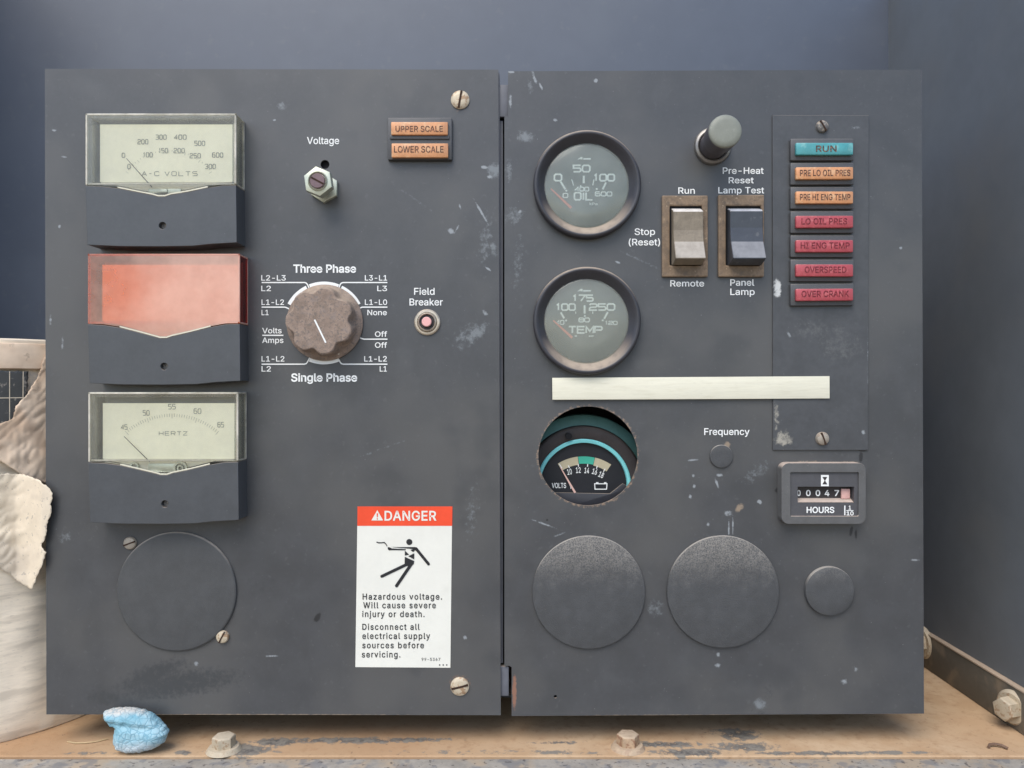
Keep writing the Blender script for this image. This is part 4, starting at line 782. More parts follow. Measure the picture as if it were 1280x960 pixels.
# ---- screws and the round plate
s1 = screw_mesh('screw', 575.3, 125.2, 11.6, M['screw'], lp, 4, 80); copy_part(s1, lp, (at(574.8, 857.5).x, 0, at(0, 857.5).z), (0, math.radians(66), 0))
p = at(221.8, 738.7)
b = BM(); lathe(b, p.x, p.z, [(74.4, -.3), (74.4, -2.6), (73.4, -3.6), (72, -3.9), (30, -4.1), (0, -4.1)], 120); part('round_plate', b, M['plug_l'], lp)
screw_mesh('screw', 163.4, 678.6, 8, M['screw_dull'], lp, 5, 20); screw_mesh('screw', 278.8, 795.4, 8, M['screw'], lp, 5, 62)

# ---- danger sticker
b = BM(); prism(b, px2([(446.7, 657), (565, 657), (563, 834.5), (444.3, 833.7)], 0), -.5, -.1)
st = part('danger_sticker', b, M['white'], lp, smooth=0)
b = BM(); prism(b, px2([(447, 633), (565.6, 633), (565.2, 657.2), (446.8, 657.2)], 0), -.7, -.1); part('header_band', b, M['red_ink'], st, smooth=0)
b = BM(); text(b, 'DANGER', 481, 545, 650.5, 11.6, 1.0, 17, 20)
A, B, C = (464.2, 650.6), (478.9, 650.6), (471.6, 637.6); flat(b, [A, B, C], 1.0)
part('header_lettering', b, M['white'], st, smooth=0)
b = BM(); ribbon(b, [(471.6, 641.6), (471.6, 646.6)], [1.9, 1.1], 1.25); dot(b, 471.6, 648.6, .85, 1.25); part('exclamation_mark', b, M['red_ink'], st, smooth=0)
b = BM()
def dp(x, y): return (440 + x / 8, 625 + y / 8)
def fl_(pts, k=0): flat(b, [dp(*q) for q in pts], .9 + k * .03)
dot(b, *dp(573, 420), 3.8, .9, 24)
ribbon(b, [dp(*q) for q in ((245, 420), (265, 428), (295, 428), (322, 425), (340, 442), (352, 464))], [1.3, 1.5, 1.3, 1.4, 1.2, .8], .9)
fl_([(356, 476), (366, 470), (400, 484), (540, 492), (534, 503), (400, 502), (372, 504), (360, 496)])
fl_([(385, 469), (470, 471), (630, 470), (652, 480), (640, 496), (612, 490), (470, 479)], 1)
limb(b, dp(640, 486), dp(765, 640), 3.6, .96 + .03)
fl_([(528, 506), (572, 546), (528, 556)], 2); fl_([(584, 500), (626, 484), (634, 500), (612, 520), (600, 514)], 3); fl_([(562, 562), (622, 532), (622, 594)], 4)
fl_([(528, 568), (622, 610), (618, 640), (596, 652), (545, 662), (526, 640)], 5)
limb(b, dp(545, 645), dp(298, 763), 3.7, .9 + .18); limb(b, dp(597, 635), dp(445, 858), 3.9, .9 + .21)
part('pictogram', b, M['black_ink'], st, smooth=0)
legend(st, [('Hazardous voltage.', 453.4, 552.4, 749.4, 7.3, 14, 85), ('Will cause severe', 454.2, 544.6, 760.2, 7.3, 14, 85), ('injury or death.', 453, 530.5, 771.2, 7.3, 14, 85), ('Disconnect all', 453, 524.3, 787.2, 7.3, 14, 85), ('electrical supply', 453, 537.3, 798.6, 7.3, 14, 85),
            ('sources before', 453, 529.7, 810.2, 7.3, 14, 85), ('servicing.', 452.4, 500.3, 821.7, 7.3, 14, 85), ('99-5367', 527, 550.3, 826, 3.6, 4, 60)], 'body_lettering', 'black_ink', .9)
b = BM()
for x in (549.5, 554, 558.4): dot(b, x, 831.2, .9, .9)
part('print_dots', b, M['black_ink'], st, smooth=0)

# ------------------------------------------------------------------ right panel
rp = thing('gauge_door', 'right dark grey panel door with round gauges, rocker switches and warning lamps', 'control panel', (250, 0, -413))
b = BM(); vc = at(735, 570)
prism(b, px2([(635, 89), (1152, 87), (1155, 892), (639.5, 895), (639.5, 834), (637, 832.5), (630.5, 832), (630.5, 146), (635, 145)]), 0, 3,
      [circle(vc.x, vc.z, 62, 72), circle(at(694.2, 0).x, at(0, 870.8).z, 2.1, 12)])
part('panel_sheet', b, M['sheet_r'], rp, (0, 0, 0), smooth=0)
b = BM()
for x0, x1, z0, z1 in ((-8.6, -6, -350, 330), (511, 514, -410, 391), (4, 510.5, -412.5, -409.5), (4, 510.5, 388, 391)): box(b, x0, x1, 3.2, 28, z0, z1)
part('panel_flange', b, M['frame_paint'], rp)
b = BM(); box(b, 50, 58, 6, 8, -395, -386); part('hole_backing', b, M['dark'], rp)
for y0, y1 in ((106, 146), (833, 870)):
    b = BM(); q0, q1 = at(624.4, y0, -4), at(636, y1, -4); box(b, q0.x, q1.x, 3.6, 11, q1.z, q0.z, 1)
    part('hinge', b, M['sheet_r'] if 0 else M['frame_paint'], rp)

# ---- oil and temperature gauges
def gauge(label, cx, cy, glass, gl):
    p = at(cx, cy, 0)
    b = BM(); lathe(b, p.x, p.z, [(63.5, -.3), (66.5, -2), (66.6, -11), (65.4, -13.2), (63.2, -14), (61.4, -13.2), (58, -9.5), (52.6, -3.2), (51.6, -2.4), (51.2, -.2)], 120)
    o = part('round_gauge', b, M['bezel'], rp, label=label, smooth=50)
    b = BM(); lathe(b, p.x, p.z, [(51.6, -.1), (51.6, -.5), (0, -.5)], 64); part('dial_face', b, M['gdial'], o)
    b = BM(); lathe(b, p.x, p.z, [(52.6, -3.4), (50.5, -4.4), (30, -4.9), (0, -5)], 64); part('glass', b, glass, o, smooth=60)
    return o
G = 6.0
def gp(x, y): return (650 + x / G, 150 + y / G)
og = gauge('round gauge lettered OIL', 733, 233, M['gglass'], 0)
b = BM(); hh = .9
for s, x0, x1, base, cap, wd in (('50', 715.8, 738.3, 215.7, 10, 2.0), ('0', 692, 703, 226.9, 10, 2.0), ('100', 740.8, 768.9, 227, 10, 2.0), ('OIL', 717, 741.7, 250.8, 11, 2.0), ('400', 718, 736.5, 239.4, 6, 1.3), ('0', 703.2, 710.4, 247.6, 6.5, 1.3), ('600', 743.5, 765.4, 245.6, 6.4, 1.3)):
    strokes(b, s, x0, x1, base, cap, wd, hh, .25)
for a, c, wd in (((305, 462), (340, 520), 2.4), ((478, 418), (478, 475), 2.6), ((645, 468), (620, 520), 2.4), ((387, 445), (402, 492), 1.2), ((555, 445), (546, 490), 1.2)): ribbon(b, [gp(*a), gp(*c)], wd, hh)
for q in ((347, 530), (455, 497), (575, 517)): dot(b, *gp(*q), 1.3, hh)
text(b, 'kPa', 737, 746.7, 256.3, 3.2, hh, 10)
flat(b, [(721.5, 199.4), (726, 196.3), (728.2, 196.4), (728, 199.6), (725, 198.8)], hh); ribbon(b, [(729, 198.7), (738.5, 198.5)], 1.9, hh)
part('dial_print', b, M['gprint'], og, smooth=0)
b = BM(); ribbon(b, [gp(232, 515), gp(385, 660)], [1.8, 3.2], 2.4); part('needle', b, M['gneedle'], og, smooth=0)
c = at(*gp(392, 664), 2); b = BM(); lathe(b, c.x, c.z, [(5, -.2), (5, -2), (0, -2.2)], 24); part('needle_hub', b, M['bezel'], og)
T = 6.194
def tp(x, y): return (650 + x / T, 325 + y / T)
tg = gauge('round gauge lettered TEMP', 732.7, 401.8, M['gglass2'], 0)
b = BM()
for s, x0, x1, base, cap, wd in (('175', 714.6, 742.2, 377.2, 9.2, 1.9), ('100', 694, 719.8, 388.6, 9.6, 1.9), ('250', 736, 769.2, 388.6, 9.6, 1.9), ('80', 723, 737.4, 403, 6.2, 1.3), ('TEMP', 710, 753.5, 417.2, 10, 2.0), ('40', 694.6, 705.4, 406, 6, 1.1), ('120', 755.7, 772, 406.2, 5.2, 1.1)):
    strokes(b, s, x0, x1, base, cap, wd, hh, .22)
for a, c, wd in (((315, 405), (342, 452), 2.3), ((500, 350), (500, 415), 2.4), ((680, 403), (652, 455), 2.3), ((430, 398), (432, 417), 1), ((563, 398), (563, 417), 1)): ribbon(b, [tp(*a), tp(*c)], wd, hh)
for q in ((357, 468), (502, 433), (640, 467)): dot(b, *tp(*q), 1.3, hh)
flat(b, [(721.5, 364.2), (726, 361), (728.4, 361.2), (728.2, 364.4), (725, 363.6)], hh); ribbon(b, [(729, 363.6), (738.5, 363.4)], 1.7, hh)
ribbon(b, [(718.2, 420), (721.4, 420)], 1.4, hh); ribbon(b, [(736, 420.2), (742, 420)], 1.4, hh)
part('dial_print', b, M['gprint'], tg, smooth=0)
b = BM(); ribbon(b, [tp(258, 468), tp(405, 602)], [1.8, 3.2], 2.4); part('needle', b, M['gneedle'], tg, smooth=0)

# ---- voltmeter set back behind its hole
VH = -34
def vp(x, y): return (650 + x / 5.335, 460 + y / 5.335)
c = at(729.7, 608, VH)
b = BM(); k = (D - VH) / D
lathe(b, c.x, c.z, [(90 * k, 60), (89 * k, 48), (84 * k, 44), (76 * k, 43)], 96); vb = part('voltmeter', b, M['teal_body'], rp, label='black voltmeter set back behind the round hole')
b = BM(); lathe(b, c.x, c.z, [(75 * k, 70), (75 * k, 36), (73 * k, 33.5), (64 * k, 32.6), (59.5 * k, 34.6)], 96); part('bezel', b, M['vbezel'], vb)
b = BM(); cc = at(*vp(322, 452), VH - 0); lathe(b, cc.x, cc.z, [(4.4, 34), (4.4, 27), (0, 26.6)], 18); part('bezel_clip', b, M['dark'], vb)
b = BM(); lathe(b, c.x, c.z, [(59.4 * k, 36), (59.3 * k, 33.6), (58 * k, 32.8), (54.8 * k, 33.4), (54.0 * k, 38)], 96); part('lens_ring', b, M['teal_ring'], vb)
VF = -40
b = BM(); cf = at(729.7, 608.4, VF); lathe(b, cf.x, cf.z, [(58 * k, 44), (58 * k, 40), (0, 40)], 72); part('dial_face', b, M['vblack'], vb)
def sector(b, a0, a1, r0, r1, cx, cy, h):
    n = 10; P = [(cx + r1 * math.sin(math.radians(a0 + (a1 - a0) * i / n)), cy - r1 * math.cos(math.radians(a0 + (a1 - a0) * i / n))) for i in range(n + 1)]
    P += [(cx + r0 * math.sin(math.radians(a1 + (a0 - a1) * i / n)), cy - r0 * math.cos(math.radians(a1 + (a0 - a1) * i / n))) for i in range(n + 1)]
    flat(b, P, h)
scx, scy = vp(425, 915)
b = BM(); sector(b, -32, -7, 51.0, 61.2, scx, scy, VF + .4); sector(b, 13.5, 34, 51.0, 61.2, scx, scy, VF + .4); part('tan_scale', b, M['vtan'], vb, smooth=0)
b = BM(); sector(b, -6.6, 13.1, 52.0, 61.0, scx, scy, VF + .4); part('green_scale', b, M['vgreen'], vb, smooth=0)
b = BM()
for s, x0, y0, ln, rot in (('10', 318, 712, 30, -.16), ('12', 374, 700, 31, -.05), ('14', 428, 700, 31, .12), ('16', 478, 704, 32, .28), ('18', 520, 722, 32, .42)):
    q = vp(x0, y0); text(b, s, q[0], q[0] + ln / 5.335, q[1], 6.8, VF + .5, 10, rot=rot)
for a, c_ in (((280, 668), (262, 640)), ((322, 650), (330, 668)), ((388, 640), (390, 658)), ((452, 640), (450, 658)), ((515, 652), (510, 672)), ((568, 672), (556, 692))): ribbon(b, [vp(*a), vp(*c_)], 1.1, VF + .5)
q = vp(213, 800); text(b, 'VOLTS', q[0], q[0] + 94 / 5.335, q[1], 6.2, VF + .5, 12); ribbon(b, [vp(330, 765), vp(340, 805)], 1.2, VF + .5)
ribbon(b, [vp(*z) for z in ((498, 772), (580, 772), (577, 808), (500, 808))], 1.2, VF + .5, closed=True)
for x in (515, 568): ribbon(b, [vp(x - 8, 766), vp(x + 8, 766)], 1.6, VF + .53)
part('dial_print', b, M['legend'], vb, smooth=0)
b = BM(); ribbon(b, [vp(270, 662), vp(368, 832)], [1.0, 2.6], VF + 3); part('needle', b, M['vneedle'], vb, smooth=0)
b = BM(); prism(b, px2([vp(*z) for z in ((215, 830), (600, 838), (685, 770), (740, 800), (640, 960), (215, 960))], VF + 2.5), -(VF + 2.5), -(VF + .8), bev=.5); part('dial_mask', b, M['bezel'], vb)

# ---- push button
legend(rp, [('Pre-Heat', 903.6, 954.4, 217.2, 7.8), ('Reset', 911, 942, 229, 7.4), ('Lamp Test', 898, 955, 241.6, 7.6)])
p = at(890.4, 183.4)
b = BM(); lathe(b, p.x, p.z, [(23.2, -.3), (23.2, -3), (22, -5), (19.5, -6), (17.8, -5), (17.2, -.5)], 60); pb = part('push_button', b, M['chrome'], rp)
b = BM(); lathe(b, p.x, p.z, [(17.0, -.5), (16.6, -20), (17.2, -26), (19.0, -34), (19.4, -52), (19.4, -57)], 60); part('button_stem', b, M['stem'], pb, smooth=50)
b = BM(); lathe(b, p.x, p.z, [(19.5, -57), (19.3, -59.4), (18, -60.8), (12, -61.4), (0, -61.6)], 60); part('button_face', b, M['pushcap'], pb, smooth=60)

# ---- rocker switches
def rocker(label, x0, x1, y0, y1, ox0, ox1, oy0, oy1, m, ys):
    q0, q1 = at(x0, y0), at(x1, y1); r0, r1 = at(ox0, oy0), at(ox1, oy1)
    b = BM()
    prism(b, [(q0.x, q0.z), (q1.x, q0.z), (q1.x, q1.z), (q0.x, q1.z)], -5, -.3, [[(r0.x, r0.z), (r1.x, r0.z), (r1.x, r1.z), (r0.x, r1.z)]])
    o = part('rocker_switch', b, M['tan_frame'], rp, label=label, smooth=0)
    md = o.modifiers.new('bevel', 'BEVEL'); md.width = 1.3 * U; md.segments = 2; md.limit_method = 'ANGLE'
    b = BM(); box(b, r0.x - 1, r1.x + 1, -1.6, -.6, r1.z - 1, r0.z + 1); part('switch_well', b, M['dark'], o)
    # rocker: rocked so that its lower half stands out
    prof = [(ys[0], 12), (ys[0] + 2, 15.5), (ys[1], 15), (ys[2], 18), (ys[3], 28), (ys[3] + 1.0, 28), (ys[4], 10)]
    b = BM(); a_, c_ = [], []
    for y, h in prof:
        z = at(0, y, h).z
        a_.append(b.verts.new((r0.x + 2.4, -h, z))); c_.append(b.verts.new((r1.x - 1.0, -h, z)))
    zt, zb = r0.z - 3, r1.z + 1
    for lst, x in ((a_, r0.x + 2.4), (c_, r1.x - 1.0)): lst.append(b.verts.new((x, -2, zb))); lst.insert(0, b.verts.new((x, -2, zt)))
    n = len(a_)
    for i in range(n): b.faces.new((a_[i], a_[(i + 1) % n], c_[(i + 1) % n], c_[i]))
    b.faces.new(a_); b.faces.new(c_); bmesh.ops.recalc_face_normals(b, faces=b.faces[:])
    faces_bevel(b, [e for e in b.edges if abs(e.verts[0].co.x - e.verts[1].co.x) < .01], .7, 1)
    part('rocker', b, m, o, smooth=4)
    return o
legend(rp, [('Run', 848, 868.4, 242, 7.6)]); legend(rp, [('Remote', 838, 880, 358, 7.6)]); legend(rp, [('Stop', 793.4, 818.7, 293.6, 8), ('(Reset)', 786, 825, 306.6, 8)]); legend(rp, [('Panel', 913, 942.7, 357, 7.8), ('Lamp', 913, 943.2, 368.6, 7.8)])
rocker('rocker switch with dusty tan rocker, under the word Run', 826.8, 883.8, 245.4, 346.7, 836.4, 876.5, 258.2, 332.5, M['rock_tan'], (262.5, 287.5, 302, 322, 331))
rocker('rocker switch with black rocker, under the words Lamp Test', 896.8, 953.6, 244.6, 346.7, 906.2, 949.9, 258.2, 332.5, M['rock_blk'], (262, 284.5, 302, 322, 331.5))

# ---- warning lamp plate
b = BM(); prism(b, px2([(965.6, 144), (1086, 144.3), (1085, 562.7), (966.2, 562.7)], 2), -2.4, -.2, bev=.5)
part('lamp_plate', b, M['plate'], rp, (0, 0, 0), smooth=0)
s3 = screw_mesh('screw', 1026.5, 159.4, 8, M['screw_grey'], rp, 7, -60)
screw_mesh('screw', 1026.6, 548, 8.4, M['screw_dull'], rp, 8, -70)
LAMPS = [('RUN', 'teal', 1020.3, 1045.6), ('PRE LO OIL PRES', 'amber', 1000, 1063), ('PRE HI ENG TEMP', 'amber', 1000, 1063), ('LO OIL PRES', 'red', 1002, 1059), ('HI ENG TEMP', 'red', 1001, 1062), ('OVERSPEED', 'red', 1006, 1058), ('OVER CRANK', 'red', 1002, 1061)]
x0, x1 = at(988.2, 0, 8).x, at(1067.6, 0, 8).x; LH = 27.2; rng = random.Random(3)
b = BM(); zc = 0
box(b, x0, x1, -8, -2.6, -LH / 2, LH / 2, 1.5)
hous = b; lamp0 = None
for i, (s, colr, tx0, tx1) in enumerate(LAMPS):
    cy = 186.8 + 30.25 * i; pos = Vector(((x0 + x1) / 2, 0, at(0, cy, 8).z))
    if lamp0 is None:
        for v in hous.verts: v.co.z += pos.z
        lamp0 = part('warning_lamp', hous, M['lamp_house'], rp, pos); o = lamp0
        b = BM(); a0, a1 = at(995.2, cy - 8.6, 13.5), at(1066.8, cy + 6.6, 13.5); box(b, a0.x, a1.x, -13.5, -7.8, a1.z, a0.z, 1.3)
        lens0 = part('lamp_lens', b, M['teal_lens'], lamp0)
    else:
        o = lamp0.copy(); COL.objects.link(o); o.parent = rp; WO[o.name] = pos; o.location = (pos - WO[rp.name]) * U
        o.rotation_euler = (0, rng.uniform(-.008, .008), 0)
        l = lens0.copy(); COL.objects.link(l); l.parent = o
        l.data = lens0.data.copy(); l.data.materials[0] = M[colr + '_lens']
    o['label'] = 'warning lamp lettered ' + s
    legend(o, [(s, tx0, tx1, cy + 2.6, 7.4, 10)], 'lens_lettering', 'lens_ink' if colr != 'red' else 'lens_ink_red', 13.9)

# ---- cream strip
b = BM(); prism(b, px2([(690.3, 472.3), (1037, 470.2), (1037.2, 498), (864, 499), (690.6, 499.7)], 5), -5, -2.8, bev=.3); part('blank_strip', b, M['strip'], rp)

# ---- frequency plug, hour meter, blank covers
legend(rp, [('Frequency', 880.4, 936.7, 543.6, 8.2)])
def plug(cx, cy, r, hgt, label=None):
    p = at(cx, cy); b = BM()
    lathe(b, p.x, p.z, [(r, -.3), (r, -hgt * .75), (r - .5, -hgt * .95), (r - 1.2, -hgt), (r * .5, -hgt * 1.05), (0, -hgt * 1.06)], 110 if r > 40 else 48)
    return part('blank_cover', b, M['plug'], rp, label=label, smooth=30)
plug(901.2, 570.3, 14.4, 3); plug(735.5, 739.5, 70.3, 4.5); plug(902.8, 738.8, 69.8, 4.5); plug(1035.2, 737.6, 30.4, 6)
HH = 16
a0, a1 = at(977, 578.8, HH), at(1082.3, 655, HH); i0, i1 = at(988, 590.2, HH), at(1073.5, 645.3, HH)
b = BM(); prism(b, rrect(a0.x, a1.x, a1.z, a0.z, 9), -HH, -.3, [rrect(i0.x, i1.x, i1.z, i0.z, 1, 1)])
hm = part('hour_meter', b, M['hm'], rp, smooth=30)
md = hm.modifiers.new('bevel', 'BEVEL'); md.width = 1.6 * U; md.segments = 3; md.limit_method = 'ANGLE'; md.angle_limit = math.radians(50)
w0, w1 = at(997, 608.3, HH - 3), at(1067.4, 628.2, HH - 3)
b = BM(); prism(b, [(i0.x - .5, i1.z - .5), (i1.x + .5, i1.z - .5), (i1.x + .5, i0.z + .5), (i0.x - .5, i0.z + .5)], -HH + 2.6, -2, [[(w0.x, w1.z), (w1.x, w1.z), (w1.x, w0.z), (w0.x, w0.z)]])
part('meter_face', b, M['hm_in'], hm, smooth=0)
b = BM(); box(b, w0.x - 1, w1.x + 1, -3.4, -2.2, w1.z - 1, w0.z + 1); part('window_back', b, M['hm_wheel'], hm)
b = BM(); pts = [(w0.x + .3, -12.6, w1.z + .3), (w1.x - .3, -12.6, w1.z + .3), (w1.x - .3, -3.6, w1.z + 4.2), (w0.x + .3, -3.6, w1.z + 4.2), (w0.x + .3, -3.6, w1.z + .3), (w1.x - .3, -3.6, w1.z + .3)]
v = [b.verts.new(q) for q in pts]; b.faces.new((v[0], v[1], v[2], v[3])); b.faces.new((v[0], v[4], v[5], v[1])); b.faces.new((v[3], v[2], v[5], v[4])); b.faces.new((v[0], v[3], v[4])); b.faces.new((v[1], v[5], v[2])); bmesh.ops.recalc_face_normals(b, faces=b.faces[:])
part('window_sill', b, M['hm_dust'], hm, smooth=0)
b = BM()
for s, x, hw in (('0', 998.6, 1.9), ('0', 1010.4, 2.6), ('0', 1022.4, 2.6), ('4', 1033.8, 2.7), ('7', 1046, 2.6)): text(b, s, x - hw, x + hw, 619.8, 7, 4.2, 22)
part('counter_digits', b, M['legend'], hm, smooth=0)
b = BM(); c0, c1 = at(1052, 611, 7), at(1062.8, 623.6, 7); box(b, c0.x, c1.x, -7, -3.6, c1.z, c0.z, .8); part('tenths_wheel', b, M['hm_pink'], hm)
b = BM(); text(b, 'HOURS', 1008.5, 1042.6, 641, 7.2, HH - 2.3, 18)
ribbon(b, [(1056, 632), (1056, 644)], 1.5, HH - 2.3); text(b, '1', 1061, 1063.6, 636.8, 4.6, HH - 2.3, 20); ribbon(b, [(1058, 638.2), (1066.8, 638.2)], .9, HH - 2.3); text(b, '10', 1058.4, 1066.8, 644, 4.6, HH - 2.3, 20)
ribbon(b, [(1026.2, 600.7), (1036, 600.7)], 14, HH - 2.3)
part('face_lettering', b, M['legend'], hm, smooth=0)
b = BM(); flat(b, [(1028, 596.2), (1034.2, 596.2), (1031.1, 601.2)], HH - 2); flat(b, [(1031.1, 600.2), (1034.2, 605.4), (1028, 605.4)], HH - 1.97); part('hourglass_symbol', b, M['hm_wheel'], hm, smooth=0)

# ------------------------------------------------------------------ loose things on the ledge
def lump():
    """A flattened crumpled piece: its outline puffed out to a rounded, uneven thickness."""
    ol = [(131, 884), (140, 881.5), (160, 880.5), (178, 883), (192, 889), (198, 896), (207, 903), (210, 912), (206, 923), (195, 930.5), (178, 935), (158, 935.5), (147, 931), (143, 922), (143.5, 912), (146, 904), (138, 901), (131.5, 894)]
    loop = []
    for i in range(len(ol)):
        a_, e_ = Vector(ol[i]), Vector(ol[(i + 1) % len(ol)]); n = max(1, int((e_ - a_).length / 1.3))
        for k in range(n):
            p_ = a_.lerp(e_, k / n); loop.append(p_ + Vector((noise.noise(Vector((p_.x * .25, p_.y * .25, 1))), noise.noise(Vector((p_.x * .25, p_.y * .25, 7))))) * 1.2)
    def dist(p_): return min((p_ - q_).length for q_ in loop)
    pts = list(loop)
    for i in range(64):
        for j in range(46):
            p_ = Vector((130 + i * 1.3, 879 + j * 1.3 + (i % 2) * .6))
            if inside(p_, loop) and dist(p_) > .8: pts.append(p_)
    vv, ee, ff, *_r = delaunay_2d_cdt(pts, [], [list(range(len(loop)))], 1, 1e-4)
    b = BM(); nl = {}
    def depth(p_):
        t_ = min(dist(p_) / 15, 1); h_ = 15 * math.sqrt(max(0, 1 - (1 - t_) ** 2))
        fold = max(0, 1 - abs(p_.y - (899 + (p_.x - 165) * .12)) / 6)
        return h_ * (1 - .22 * fold) + (1.4 * noise.noise(Vector((p_.x * .11, p_.y * .11, 3))) + .6 * abs(noise.noise(Vector((p_.x * .3, p_.y * .3, 5))))) * min(1, t_ * 2)
    edge = {}
    fr, bk = [], []
    for v in vv:
        t_ = depth(v); q = at(v.x, v.y, 18)
        fr.append(b.verts.new((q.x, -18 - t_, q.z)))
        bk.append(b.verts.new((q.x, -18 + min(t_, 13), q.z)) if dist(v) > .05 else fr[-1])
    for f in ff:
        if inside(sum((vv[i] for i in f), Vector((0, 0))) / len(f), loop):
            b.faces.new([fr[i] for i in f])
            if len({id(bk[i]) for i in f}) == 3 and not all(bk[i] is fr[i] for i in f): b.faces.new([bk[i] for i in reversed(f)])
    bmesh.ops.recalc_face_normals(b, faces=b.faces[:])
    lo = min(v.co.z for v in b.verts)
    for v in b.verts: v.co.z += FZ + .2 - lo
    return part('foam_lump', b, M['foam'], None, smooth=80)
tag(lump(), 'cracked blue foam lump lying on the dusty floor ledge', 'foam lump')

def tube(name, pts, r, m, label, cat, seg=8):
    b = BM(); rings = []
    pts = [Vector(q) for q in pts]
    for i, q in enumerate(pts):
        d = (pts[min(i + 1, len(pts) - 1)] - pts[max(i - 1, 0)]).normalized()
        s = d.cross(Vector((0, 0, 1))).normalized(); t_ = s.cross(d)
        rings.append([b.verts.new(q + (s * math.cos(2 * math.pi * k / seg) + t_ * math.sin(2 * math.pi * k / seg)) * r) for k in range(seg)])
    for a, c in zip(rings, rings[1:]):
        for k in range(seg): b.faces.new((a[k], a[(k + 1) % seg], c[(k + 1) % seg], c[k]))
    b.faces.new(rings[0]); b.faces.new(rings[-1]); bmesh.ops.recalc_face_normals(b, faces=b.faces[:])
    return tag(part(name, b, m), label, cat)
tube('dry_straw', [(-560, 8, FZ + 1.2), (-548, 4, FZ + 1.4), (-536, 4, FZ + 1.6), (-524, 8, FZ + 1.4), (-514, 16, FZ + 1.2)], .8, M['straw'], 'thin dry straw lying on the floor beside the cream drum', 'straw')
tube('bent_wire', [(590, -9, FZ + 2.2), (594, -5, FZ + 3.6), (601, -4, FZ + 4), (608, -7, FZ + 3.6), (612, -12, FZ + 2.2)], 1.7, M['wire'], 'short bent rusty wire on the floor at the right end of the ledge', 'wire')

# ------------------------------------------------------------------ cream drum wrapped in torn paper, left of the panel
DC, DR = Vector((-772, 165)), 205.0
dt = thing('wrapped_drum', 'cream drum wrapped in torn dusty paper, standing left of the panel', 'drum', (DC.x, DC.y, FZ))
def ring(r, z): return [(DC.x + r * math.cos(2 * math.pi * i / 128), DC.y + r * math.sin(2 * math.pi * i / 128), z) for i in range(128)]
def turned(name, prof, m, jit=0):
    b = BM(); rs = []
    for k, (r, z) in enumerate(prof):
        rs.append([b.verts.new((DC.x + (r + (noise.noise(Vector((i * .23, z * .02, 0))) * jit)) * math.cos(2 * math.pi * i / 160), DC.y + (r + noise.noise(Vector((i * .23, z * .02, 0))) * jit) * math.sin(2 * math.pi * i / 160), z)) for i in range(160)])
    for a, c in zip(rs, rs[1:]):
        for i in range(160): b.faces.new((a[i], a[(i + 1) % 160], c[(i + 1) % 160], c[i]))
    b.faces.new(rs[-1]); b.faces.new(list(reversed(rs[0])))
    bmesh.ops.recalc_face_normals(b, faces=b.faces[:])
    return part(name, b, m, dt)
turned('drum_body', [(DR - 2, FZ + .4), (DR, FZ + 3)] + [(DR + 1.5 * math.sin(k * .7), FZ + 3 + k * 19) for k in range(1, 26)] + [(DR, 38), (DR + 2, 50), (DR + 1, 56), (DR - 6, 58)], M['cream_body'], 5)
turned('drum_rim', [(DR + 4, 18), (DR + 7, 20), (DR + 8, 46), (DR + 6, 51), (DR + 2, 52)], M['paper'], 3)
def on_drum(px, py, r):
    """Where the sight line through a measured point first meets the drum's side, r from its axis."""
    d = Vector((px - 640, D)).normalized(); o = Vector((0, -D)) - DC
    bq = o.dot(d); cq = o.dot(o) - r * r; disc = max(0, bq * bq - cq)
    t = -bq - math.sqrt(disc); p2 = Vector((0, -D)) + d * t
    return Vector((p2.x, p2.y, (480 - py) * (p2.y + D) / D))
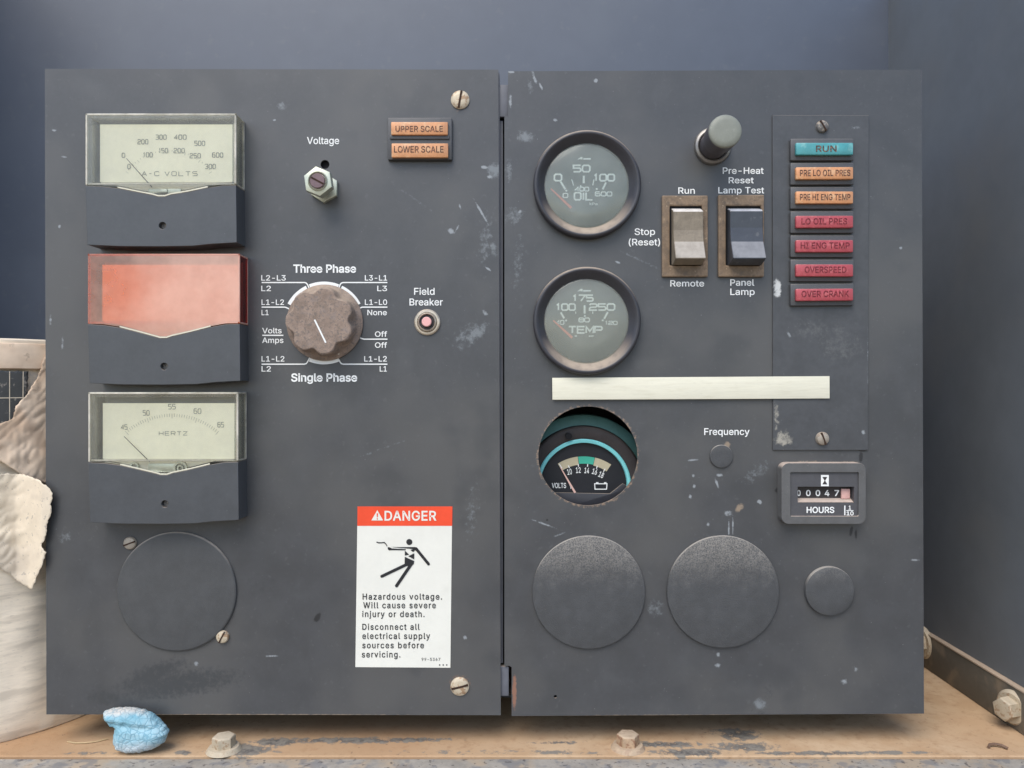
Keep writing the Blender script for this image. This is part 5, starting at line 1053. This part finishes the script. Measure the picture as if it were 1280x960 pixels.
def sheet(name, outline, off, m, thick=.5, bulge=0, step=2.0, pull=None):
    xs = [p[0] for p in outline]; ys = [p[1] for p in outline]
    b = BM(); grid = {}
    q = [(p[0], p[1]) for p in outline]
    nx, ny = int((max(xs) - min(xs)) / step) + 1, int((max(ys) - min(ys)) / step) + 1
    loop = []
    for i in range(len(q)):      # ragged outline
        a, c = Vector(q[i]), Vector(q[(i + 1) % len(q)]); n = max(1, int((c - a).length / 2.5))
        for k in range(n):
            s = a.lerp(c, k / n); loop.append((s.x + random.uniform(-.8, .8), s.y + random.uniform(-.8, .8)))
    pts = [Vector((x, y)) for x, y in loop]
    for i in range(nx + 1):
        for j in range(ny + 1):
            x, y = min(xs) + i * step, min(ys) + j * step
            if inside((x, y), loop) and min((Vector((x, y)) - p_).length for p_ in pts) > 1.6: pts.append(Vector((x, y)))
    from mathutils.geometry import delaunay_2d_cdt
    vv, ee, ff, *_ = delaunay_2d_cdt(pts, [], [list(range(len(loop)))], 1, 1e-4)
    vs_ = []
    for v2 in vv:
        e = off + bulge * (noise.noise(Vector((v2.x * .05, v2.y * .05, off))) + 1.2 * abs(noise.noise(Vector((v2.x * .07 + v2.y * .03, v2.y * .05, off)))) + .35 * abs(noise.noise(Vector((v2.x * .12, v2.y * .09 - v2.x * .05, off + 4)))))
        w_ = on_drum(v2.x, v2.y, DR + e)
        if pull:
            k = max(0, min(1, pull(v2.x, v2.y))); ny_ = w_.y * (1 - k) + (-9) * k; s = (ny_ + D) / (w_.y + D); w_ = Vector((w_.x * s, ny_, w_.z * s))
        vs_.append(b.verts.new(w_))
    for f in ff:
        if inside(sum((vv[i] for i in f), Vector((0, 0))) / len(f), loop):
            try: b.faces.new([vs_[i] for i in f])
            except ValueError: pass
    bmesh.ops.recalc_face_normals(b, faces=b.faces[:])
    o = part(name, b, m, dt, smooth=60)
    md = o.modifiers.new('thick', 'SOLIDIFY'); md.thickness = thick * U; md.offset = 0
    return o
dl = sheet('dark_label', [(-40, 463), (35, 464), (34.5, 528), (-40, 534)], 6, M['dlabel'])
b = BM()
for (xa, ya), (xb, yb) in (((12, 464), (12, 530)), ((29, 464), (28.5, 528)), ((-40, 498), (34, 497))):
    n = 14; L = []
    for k in range(n + 1):
        x, y = xa + (xb - xa) * k / n, ya + (yb - ya) * k / n
        dx, dy = (.55, 0) if abs(xb - xa) < 5 else (0, .5)
        L.append((b.verts.new(on_drum(x - dx, y - dy, DR + 7)), b.verts.new(on_drum(x + dx, y + dy, DR + 7))))
    for u, v in zip(L, L[1:]): b.faces.new((u[0], v[0], v[1], u[1]))
part('label_lines', b, M['paper2'], dl, smooth=0)
sheet('torn_paper', [(78, 430), (90, 470), (90, 606), (50, 602), (36, 598), (0, 576), (-40, 574), (-40, 529), (0, 530), (15, 524), (20, 508), (34, 492), (48, 470), (58, 440)], 10, M['paper'], bulge=2.6)
sheet('torn_paper', [(-40, 597), (10, 592), (30, 593), (48, 600), (62, 610), (66.5, 617), (63, 630), (65, 641), (60, 650), (57, 672), (51, 682), (57.5, 690), (54, 702), (40, 737), (28, 731), (10, 716), (-40, 690)], 9, M['paper2'], bulge=2.6, pull=lambda x, y: (x - 20) / 32)
